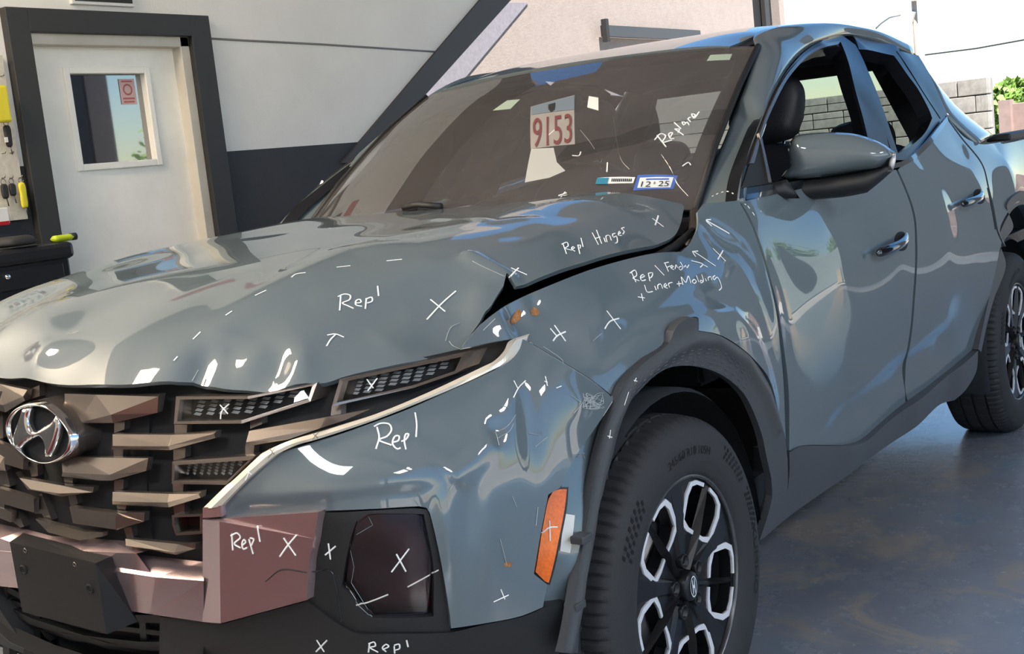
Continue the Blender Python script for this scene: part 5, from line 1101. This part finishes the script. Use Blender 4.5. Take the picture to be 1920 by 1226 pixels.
box('white_tag', tuple(np.array(wp_(12, 262, .06))), (.004, .014, .022), PAPER)
tag(bpy.data.objects['white_tag'], 'tiny white paper tag on the upper black key fob', 'tag')
tag(box('tape_dispenser', tuple(np.array(wp_(2, 195, .075))), (.03, .07, .16), YEL, bev=.01), 'yellow plastic tool hanging on the key board', 'tool')
o_ = box('white_box', tuple(np.array(wp_(2, 405, .06))), (.03, .06, .07), PAPER, bev=.004); tag(o_, 'white and red small box below the key board', 'box'); box('red_band', (0, 0, 0), (.032, .062, .016), REDP, o_).location = tuple(np.array(wp_(2, 419, .06)))
# ================================================================== writing, stickers, scratches on the truck
bpy.context.view_layer.update(); DG = bpy.context.evaluated_depsgraph_get()
def cast(x, y):
    d = Vector(ray(x, y)).normalized(); ok, loc, nor, idx, ob, mt = scn.ray_cast(DG, Vector(CAM), d)
    if not ok: return None
    if nor.dot(d) > 0: nor = -nor
    return loc, nor, ob
def stroke_mesh(name, lines, m, wpx, parent=None, smooth=True, off=.0012):
    bm = bmesh.new(); host = None; hits = {}
    for L in lines:
        P = smooth_line([(np.array([*q, 0.]), not smooth) for q in L], False, 2.5) if len(L) > 2 else [np.array([*L[0], 0.])+(np.array([*L[1], 0.])-np.array([*L[0], 0.]))*k/max(1, int(math.dist(*L)/3)) for k in range(max(1, int(math.dist(*L)/3))+1)]
        seg = []; last = None
        for q in P:
            h_ = cast(q[0], q[1])
            if h_ is None: continue
            loc, nor, ob = h_
            dep = (loc-Vector(CAM)).length
            if last is not None and abs(dep-last) > .05:
                if len(seg) > 1: ribbon(bm, seg, wpx)
                seg = []
            last = dep; hits[ob.name] = hits.get(ob.name, 0)+1; seg.append((loc+nor*off, nor, dep))
        if len(seg) > 1: ribbon(bm, seg, wpx)
    if not hits: bm.free(); return None
    best = bpy.data.objects[max(hits, key=hits.get)]
    par = best if best.parent == truck else (best.parent if best.parent and best.parent.parent == truck else truck)
    return bm_obj(name, bm, m, parent or par, fix=False)
def ribbon(bm, seg, wpx):
    n = len(seg); prev = None
    for i, (p, nor, dep) in enumerate(seg):
        t = (seg[min(i+1, n-1)][0]-seg[max(i-1, 0)][0])
        if t.length < 1e-6: continue
        s = t.normalized().cross(nor).normalized(); hw = wpx*.5*dep/FPX
        row = [bm.verts.new(p-s*hw), bm.verts.new(p+nor*.0008), bm.verts.new(p+s*hw)]
        if prev: bm.faces.new((prev[0], row[0], row[1], prev[1])); bm.faces.new((prev[1], row[1], row[2], prev[2]))
        prev = row
NOTES = [
 ([[(637, 583), (639, 556)], [(633, 557), (646, 552), (657, 555), (656, 562), (642, 569), (652, 574), (663, 579)], [(667, 569), (677, 567), (675, 562), (668, 564), (667, 572), (679, 575)], [(687, 560), (685, 580)], [(687, 561), (697, 558), (698, 565), (688, 569)], [(708, 537), (710, 556)]], 3),
 ([[(855, 546), (830, 568), (800, 600)], [(807, 562), (835, 585)]], 3), ([[(613, 629), (629, 627), (645, 633)], [(629, 628), (620, 637), (612, 650)]], 3),
 ([[(326, 677), (333, 669)]], 3), ([[(362, 637), (376, 623)]], 3), ([[(423, 592), (435, 584)]], 3), ([[(478, 555), (499, 545)]], 3), ([[(546, 521), (554, 515), (573, 512)]], 3), ([[(631, 502), (657, 499)]], 2.5), ([[(725, 490), (754, 487)]], 2.5),
 ([[(1055, 457), (1062, 477)], [(1052, 459), (1063, 455), (1065, 462), (1059, 466), (1072, 470)], [(1072, 468), (1077, 465), (1074, 463), (1071, 467), (1078, 472)], [(1083, 460), (1087, 477)], [(1083, 461), (1088, 460), (1087, 467)], [(1089, 447), (1093, 464)]], 2.4), ([[(1110, 437), (1122, 460)], [(1118, 432), (1128, 458)], [(1115, 448), (1125, 445)], [(1132, 447), (1135, 455)], [(1138, 455), (1136, 443), (1142, 442), (1146, 452)], [(1153, 438), (1148, 440), (1150, 446), (1155, 443), (1157, 455), (1152, 457)], [(1159, 440), (1163, 437), (1161, 434), (1159, 442), (1165, 442)], [(1170, 427), (1165, 429), (1170, 435), (1167, 440)]], 2.4),
 ([[(1234, 405), (1228, 423)], [(1223, 410), (1244, 426)]], 3), ([[(972, 503), (955, 520)], [(958, 503), (988, 516)]], 3),
 ([[(1183, 510), (1192, 530)], [(1180, 513), (1190, 507), (1193, 517), (1186, 522), (1198, 527)], [(1200, 522), (1208, 518), (1205, 515), (1200, 520), (1203, 527), (1210, 525)], [(1215, 513), (1218, 528)], [(1215, 513), (1223, 512), (1221, 520), (1217, 522)], [(1227, 498), (1245, 517)]], 2.4),
 ([[(1244, 494), (1253, 492)], [(1246, 494), (1253, 510)], [(1250, 502), (1256, 499)], [(1258, 503), (1262, 500), (1259, 498), (1257, 503), (1263, 506)], [(1265, 505), (1267, 497), (1270, 503)], [(1277, 500), (1272, 502), (1275, 507), (1280, 502), (1275, 492)], [(1282, 502), (1285, 498), (1287, 503), (1291, 497)]], 2),
 ([[(1341, 499), (1298, 472), (1304, 482)], [(1298, 472), (1308, 471)], [(1295, 489), (1317, 496), (1312, 502)], [(1317, 496), (1326, 501)]], 2.2), ([[(1367, 438), (1323, 413)], [(1334, 424), (1323, 413), (1332, 412)]], 2.2), ([[(1336, 466), (1360, 490)], [(1355, 470), (1345, 487)]], 2.5),
 ([[(1195, 557), (1208, 559)], [(1202, 551), (1205, 565)]], 2.2), ([[(1208, 535), (1213, 548), (1223, 547)], [(1227, 537), (1230, 545)], [(1233, 543), (1233, 535), (1238, 533), (1242, 542)], [(1245, 538), (1250, 535), (1247, 532), (1244, 538), (1251, 541)], [(1255, 540), (1253, 532), (1260, 530)]], 2.2), ([[(1268, 533), (1277, 532)], [(1272, 528), (1273, 538)]], 2.2),
 ([[(1280, 535), (1277, 520), (1285, 530), (1290, 518), (1295, 532)], [(1301, 524), (1297, 528), (1301, 532), (1305, 528), (1301, 524)], [(1305, 517), (1310, 530)], [(1317, 527), (1313, 526), (1313, 531), (1318, 528), (1315, 515)], [(1322, 523), (1324, 528)], [(1328, 527), (1327, 521), (1332, 519), (1334, 526)], [(1340, 517), (1336, 520), (1338, 525), (1344, 520), (1352, 540), (1347, 545)]], 2.2),
 ([[(1137, 583), (1163, 617)], [(1160, 597), (1143, 603), (1133, 617)]], 2.8), ([[(1031, 616), (1044, 631)], [(1039, 610), (1060, 640)], [(1060, 622), (1044, 630), (1036, 640)]], 3),
 ([[(707, 801), (711, 820), (705, 842)], [(701, 800), (714, 794), (730, 796), (734, 806), (726, 818), (711, 825), (734, 835)], [(735, 830), (747, 826), (748, 818), (741, 818), (736, 832), (745, 842), (751, 840)], [(752, 828), (761, 824), (766, 814), (761, 814), (758, 826), (761, 843)], [(778, 774), (781, 795), (780, 820)]], 3.2),
 ([[(435, 1000), (437, 1031)], [(433, 1004), (445, 999), (451, 1007), (440, 1019), (452, 1027)], [(454, 1022), (461, 1016), (458, 1011), (454, 1019), (457, 1029), (464, 1026)], [(467, 1010), (475, 1038)], [(469, 1008), (476, 1010), (472, 1022)], [(483, 987), (488, 1015)]], 3),
 ([[(557, 1002), (540, 1022), (525, 1043)], [(532, 1008), (555, 1041)]], 3), ([[(630, 1023), (610, 1040)], [(616, 1018), (620, 1048)]], 3), ([[(767, 1028), (734, 1072)], [(743, 1038), (761, 1071)]], 3), ([[(614, 1199), (593, 1221)], [(594, 1199), (608, 1221)]], 3),
 ([[(693, 1205), (691, 1222)], [(691, 1206), (702, 1203), (704, 1210), (694, 1213), (709, 1222)], [(717, 1217), (729, 1211), (724, 1207), (717, 1214), (724, 1221)], [(739, 1210), (740, 1224)], [(739, 1209), (748, 1207), (749, 1215), (741, 1218)], [(762, 1199), (765, 1212)]], 3),
 ([[(430, 757), (416, 772), (414, 787)], [(413, 759), (428, 776)]], 2.5), ([[(688, 712), (700, 728)], [(707, 710), (689, 733)]], 2.5), ([[(470, 878), (460, 900)], [(460, 878), (471, 889)]], 2.2),
 ([[(1030, 976), (1031, 1014)], [(1016, 999), (1030, 989), (1045, 988)]], 2.4), ([[(925, 1128), (953, 1115)], [(938, 1104), (946, 1123)]], 2.4), ([[(985, 714), (972, 727), (962, 746)], [(963, 714), (970, 728)]], 2.4), ([[(1022, 706), (1026, 724)], [(1020, 715), (1026, 717)]], 2), ([[(1042, 728), (1052, 724)]], 2),
 ([[(1232, 254), (1249, 276)], [(1227, 263), (1239, 251), (1248, 255), (1242, 267), (1260, 263)], [(1257, 257), (1261, 249), (1254, 251), (1257, 260), (1264, 260)], [(1265, 242), (1282, 254)], [(1266, 242), (1274, 243), (1271, 249)], [(1264, 230), (1277, 242)], [(1285, 230), (1279, 229), (1282, 235), (1288, 229), (1292, 235)], [(1295, 220), (1290, 223), (1295, 229)], [(1299, 221), (1304, 216), (1297, 214), (1301, 222), (1311, 210)]], 2.6),
 ([[(1073, 292), (1086, 292), (1089, 285)]], 2.4), ([[(1047, 367), (1063, 362)], [(1051, 371), (1060, 360)]], 2.4), ([[(1279, 312), (1291, 305), (1295, 310)]], 2.4), ([[(1026, 256), (1047, 238)]], 2.4), ([[(1139, 305), (1138, 323)]], 2.5),
 ([[(1335, 369), (1338, 367)], [(1343, 365), (1347, 363)], [(1353, 361), (1357, 360)], [(1363, 359), (1367, 360)], [(1373, 362), (1376, 364)]], 2), ([[(1395, 381), (1398, 384)], [(1401, 386), (1405, 391)], [(1410, 398), (1414, 404)]], 2.4),
 ([[(1189, 716), (1192, 709)], [(1187, 713), (1194, 715)]], 1.8), ([[(1144, 806), (1142, 822)], [(1138, 817), (1147, 820)]], 2), ([[(1178, 735), (1170, 760)]], 1.5),
]
for L, wd in NOTES: stroke_mesh('marker_note', L, MARKER, wd)
PENC = mat('grey_pencil', (.16, .15, .14), rough=.7)
stroke_mesh('pencil_cross', [[(586, 813), (596, 821)], [(597, 812), (586, 823)]], PENC, 1.6); stroke_mesh('pencil_cross', [[(506, 842), (514, 851)], [(517, 840), (503, 858)]], PENC, 1.6)
# bare edges and scratches
SCR = [[[(983, 636), (1011, 653), (1055, 679), (1112, 715), (1149, 745)]], [[(1018, 650), (1050, 672), (1058, 681)]], [[(1149, 750), (1130, 780)]], [[(1092, 755), (1075, 775)]], [[(1070, 741), (1088, 754)]],
 [[(930, 810), (950, 800), (966, 778)], [(933, 822), (955, 808), (962, 795)], [(928, 806), (935, 835)]], [[(850, 905), (842, 920)]], [[(990, 812), (1012, 816)], [(1003, 838), (1026, 819)]],
  [[(1128, 625), (1110, 640)]], [[(886, 490), (905, 500), (951, 521)]], [[(862, 606), (845, 615), (835, 640)]], [[(905, 620), (928, 598)]], [[(862, 655), (848, 648), (842, 640)]],
 [[(937, 1010), (950, 1060)]], [[(1008, 950), (1004, 985)]], [[(960, 930), (968, 950)]], [[(940, 760), (952, 764)]], [[(360, 715), (372, 694)]]]
for L in SCR: stroke_mesh('paint_scratch', L, SCRATCH, 1.2)
rs_ = random.Random(5)
def scribble(cx, cy, rx, ry, n, wd):
    return [[(cx+rs_.uniform(-rx, rx), cy+rs_.uniform(-ry, ry)) for _ in range(3)] for _ in range(n)]
stroke_mesh('paint_scuff', scribble(1112, 752, 20, 16, 26, 1), SCRATCH, .9); stroke_mesh('paint_scuff', scribble(1085, 850, 12, 10, 5, 1), SCRATCH, .8)
for L in ([(690, 966), (699, 984), (668, 1002)], [(655, 1020), (664, 1062), (659, 1092), (690, 1142)], [(645, 1092), (672, 1134), (697, 1157)]): stroke_mesh('lens_crack', [L], SCRATCH, .6, smooth=False)
mat('pale_shard', (.62, .58, .54), rough=.3)
for L in ([(668, 1134), (692, 1128), (728, 1114)], [(764, 1100), (790, 1086), (822, 1068)]): stroke_mesh('lens_shard', [L], MATS['pale_shard'], 3)
stroke_mesh('garnish_crack', [[(498, 1090), (528, 1068), (576, 1073)]], DARK, 1.8); stroke_mesh('bezel_crack', [[(585, 1072), (620, 1070), (630, 1100), (640, 1165)]], GLOSSB, 2.2)
stroke_mesh('windshield_crack', [[(1240, 290), (1258, 318), (1270, 345), (1290, 368)], [(1085, 240), (1115, 280), (1128, 318)], [(1150, 220), (1165, 300), (1180, 318)], [(1290, 290), (1270, 318)]], glass_mat('crack_glint', (.85, .9, .9), 2.2), .9)
def patch(name, pxs, m, off=.001, inner=None, par=None, n=None):
    P = np.array(pxs, float); ctr = P.mean(0); V = []; host = {}
    loops = [P, ctr+(P-ctr)*.5, np.array([ctr])]; k = len(P)
    for L in loops:
        for q in L:
            h_ = cast(*q)
            if h_ is None: return None
            V.append(h_[0]+h_[1]*off); host[h_[2].name] = host.get(h_[2].name, 0)+1
    F_ = [(i, (i+1) % k, k+(i+1) % k, k+i) for i in range(k)]+[(k+i, k+(i+1) % k, 2*k) for i in range(k)]
    b_ = bpy.data.objects[max(host, key=host.get)]; pr = b_ if b_.parent == truck else truck
    return mesh(name, V, F_, m, par or pr)
patch('rust_patch', [(957, 600), (966, 585), (972, 578), (978, 586), (976, 597), (966, 606), (958, 608)], RUST); patch('rust_patch', [(994, 582), (1000, 576), (1010, 581), (1011, 589), (1003, 593), (996, 590)], RUST); patch('rust_spot', [(944, 1056), (952, 1053), (961, 1056), (957, 1062), (946, 1062)], RUST)
patch('bolt_hole', [(1104, 749), (1109, 748), (1108, 754), (1103, 755)], DARK)
# stickers and papers behind / on the glass
def ws_quad(name, pxs, m, off, parent=None):
    A = smooth_line([(S_ws.ab(S_ws.hit(x, y, off))[0], True) for x, y in pxs], True, .03); v, F = tri(np.array(A), (), .025); P = S_ws.pt(v, off); return shell(name, P, S_ws.nrm(v), F, .0006, m, parent)
def ws_text(txt, tl, tr, bl, off, m, parent, fill=.92):
    V, F_ = font_mesh(txt, 1.); lo, hi = V.min(0), V.max(0); out = []
    for v in V:
        u = (v[0]-lo[0])/(hi[0]-lo[0]); w_ = 1-(v[1]-lo[1])/(hi[1]-lo[1]); x = tl[0]+(tr[0]-tl[0])*u+(bl[0]-tl[0])*w_; y = tl[1]+(tr[1]-tl[1])*u+(bl[1]-tl[1])*w_; out.append(S_ws.hit(x, y, off))
    return mesh('printed_text', out, F_, m, parent)
PLAC = mat('placard_grey', (.30, .28, .26), rough=.6)
pc = ws_quad('number_placard', [(995, 200), (1078, 178), (1078, 270), (995, 279)], PLAC, .0012, wshield); pc['label'] = 'grey paper placard numbered 9153'; pc = wshield
ws_text('9153', (999, 222), (1072, 212), (999, 277), 0.0034, INKRED, pc); ws_quad('placard_header', [(996, 200), (1077, 179), (1077, 205), (996, 215)], mat('placard_teal', (.16, .20, .24), rough=.6), 0.0028, pc); ws_quad('placard_mark', [(1028, 196), (1041, 192), (1040, 205), (1033, 210), (1028, 204)], INK, .0042, pc)
tag(ws_quad('white_paper', [(984, 342), (996, 279), (1038, 277), (1044, 304), (1060, 320), (1030, 333)], mat('dull_paper', (.40, .40, .38), rough=.7), .0010), 'torn white paper below the numbered placard', 'paper')
tag(ws_quad('paper_tag', [(1104, 180), (1122, 183), (1122, 207), (1101, 201)], PAPER, .0012), 'small white paper tag beside the numbered placard', 'tag')
sk = ws_quad('barcode_sticker', [(1120, 333), (1191, 332), (1187, 343), (1116, 345)], PAPER, .0012, wshield); ws_quad('sticker_logo', [(1120, 333), (1142, 333), (1138, 345), (1116, 345)], TEAL, .0026, wshield)
for k in range(11): ws_quad('barcode_bar', [(1147+k*3.6, 334.5), (1149+k*3.6, 334.5), (1148+k*3.6, 340), (1146+k*3.6, 340)], INK, .0026, wshield)
ws_quad('inspection_sticker', [(1196, 328), (1271, 329), (1262, 354), (1187, 357)], INKBLUE, .0012, wshield); ws_quad('inspection_face', [(1200, 333), (1263, 332), (1257, 351), (1195, 352)], PAPER, .0026, wshield)
ws_text('12', (1204, 340), (1222, 340), (1201, 350), 0.004, INK, wshield); ws_text('&', (1226, 340), (1230, 340), (1225, 345), 0.004, INK, wshield); ws_text('25', (1236, 339), (1256, 339), (1233, 349), 0.004, INK, wshield); ws_quad('month_bar', [(1212, 334.5), (1255, 334), (1254, 336.5), (1211, 337)], INKBLUE, .004, wshield)
PALEG = mat('pale_green_tag', (.36, .44, .36), rough=.5)
ws_quad('toll_tag', [(1332, 103), (1373, 101), (1368, 112), (1325, 114)], PALEG, .0012, wshield); ws_quad('toll_tag', [(951, 188), (975, 186), (957, 204), (924, 207)], PALEG, .0012, wshield)

# small moulded dashes on the front arch moulding
OUTA = np.array([(1176, 733), (1205, 700), (1250, 668), (1300, 652), (1342, 650), (1385, 672), (1410, 705)], float); INNA = np.array([(1196, 742), (1226, 712), (1262, 694), (1298, 690), (1336, 699), (1371, 720), (1396, 748)], float)
dl = []
for r in range(5):
    f = .12+.18*r; P = OUTA*(1-f)+INNA*f; L = smooth_line([(np.array([*p, 0.]), False) for p in P], False, 3.0)
    for k in range(r % 2*2, len(L)-3, 5): dl.append([tuple(L[k][:2]), tuple(L[k+2][:2])])
o_ = stroke_mesh('moulded_dashes', dl, mat('dash_grey', (.09, .095, .10), rough=.5), 1.6)
if o_: o_['kind'] = 'stuff'
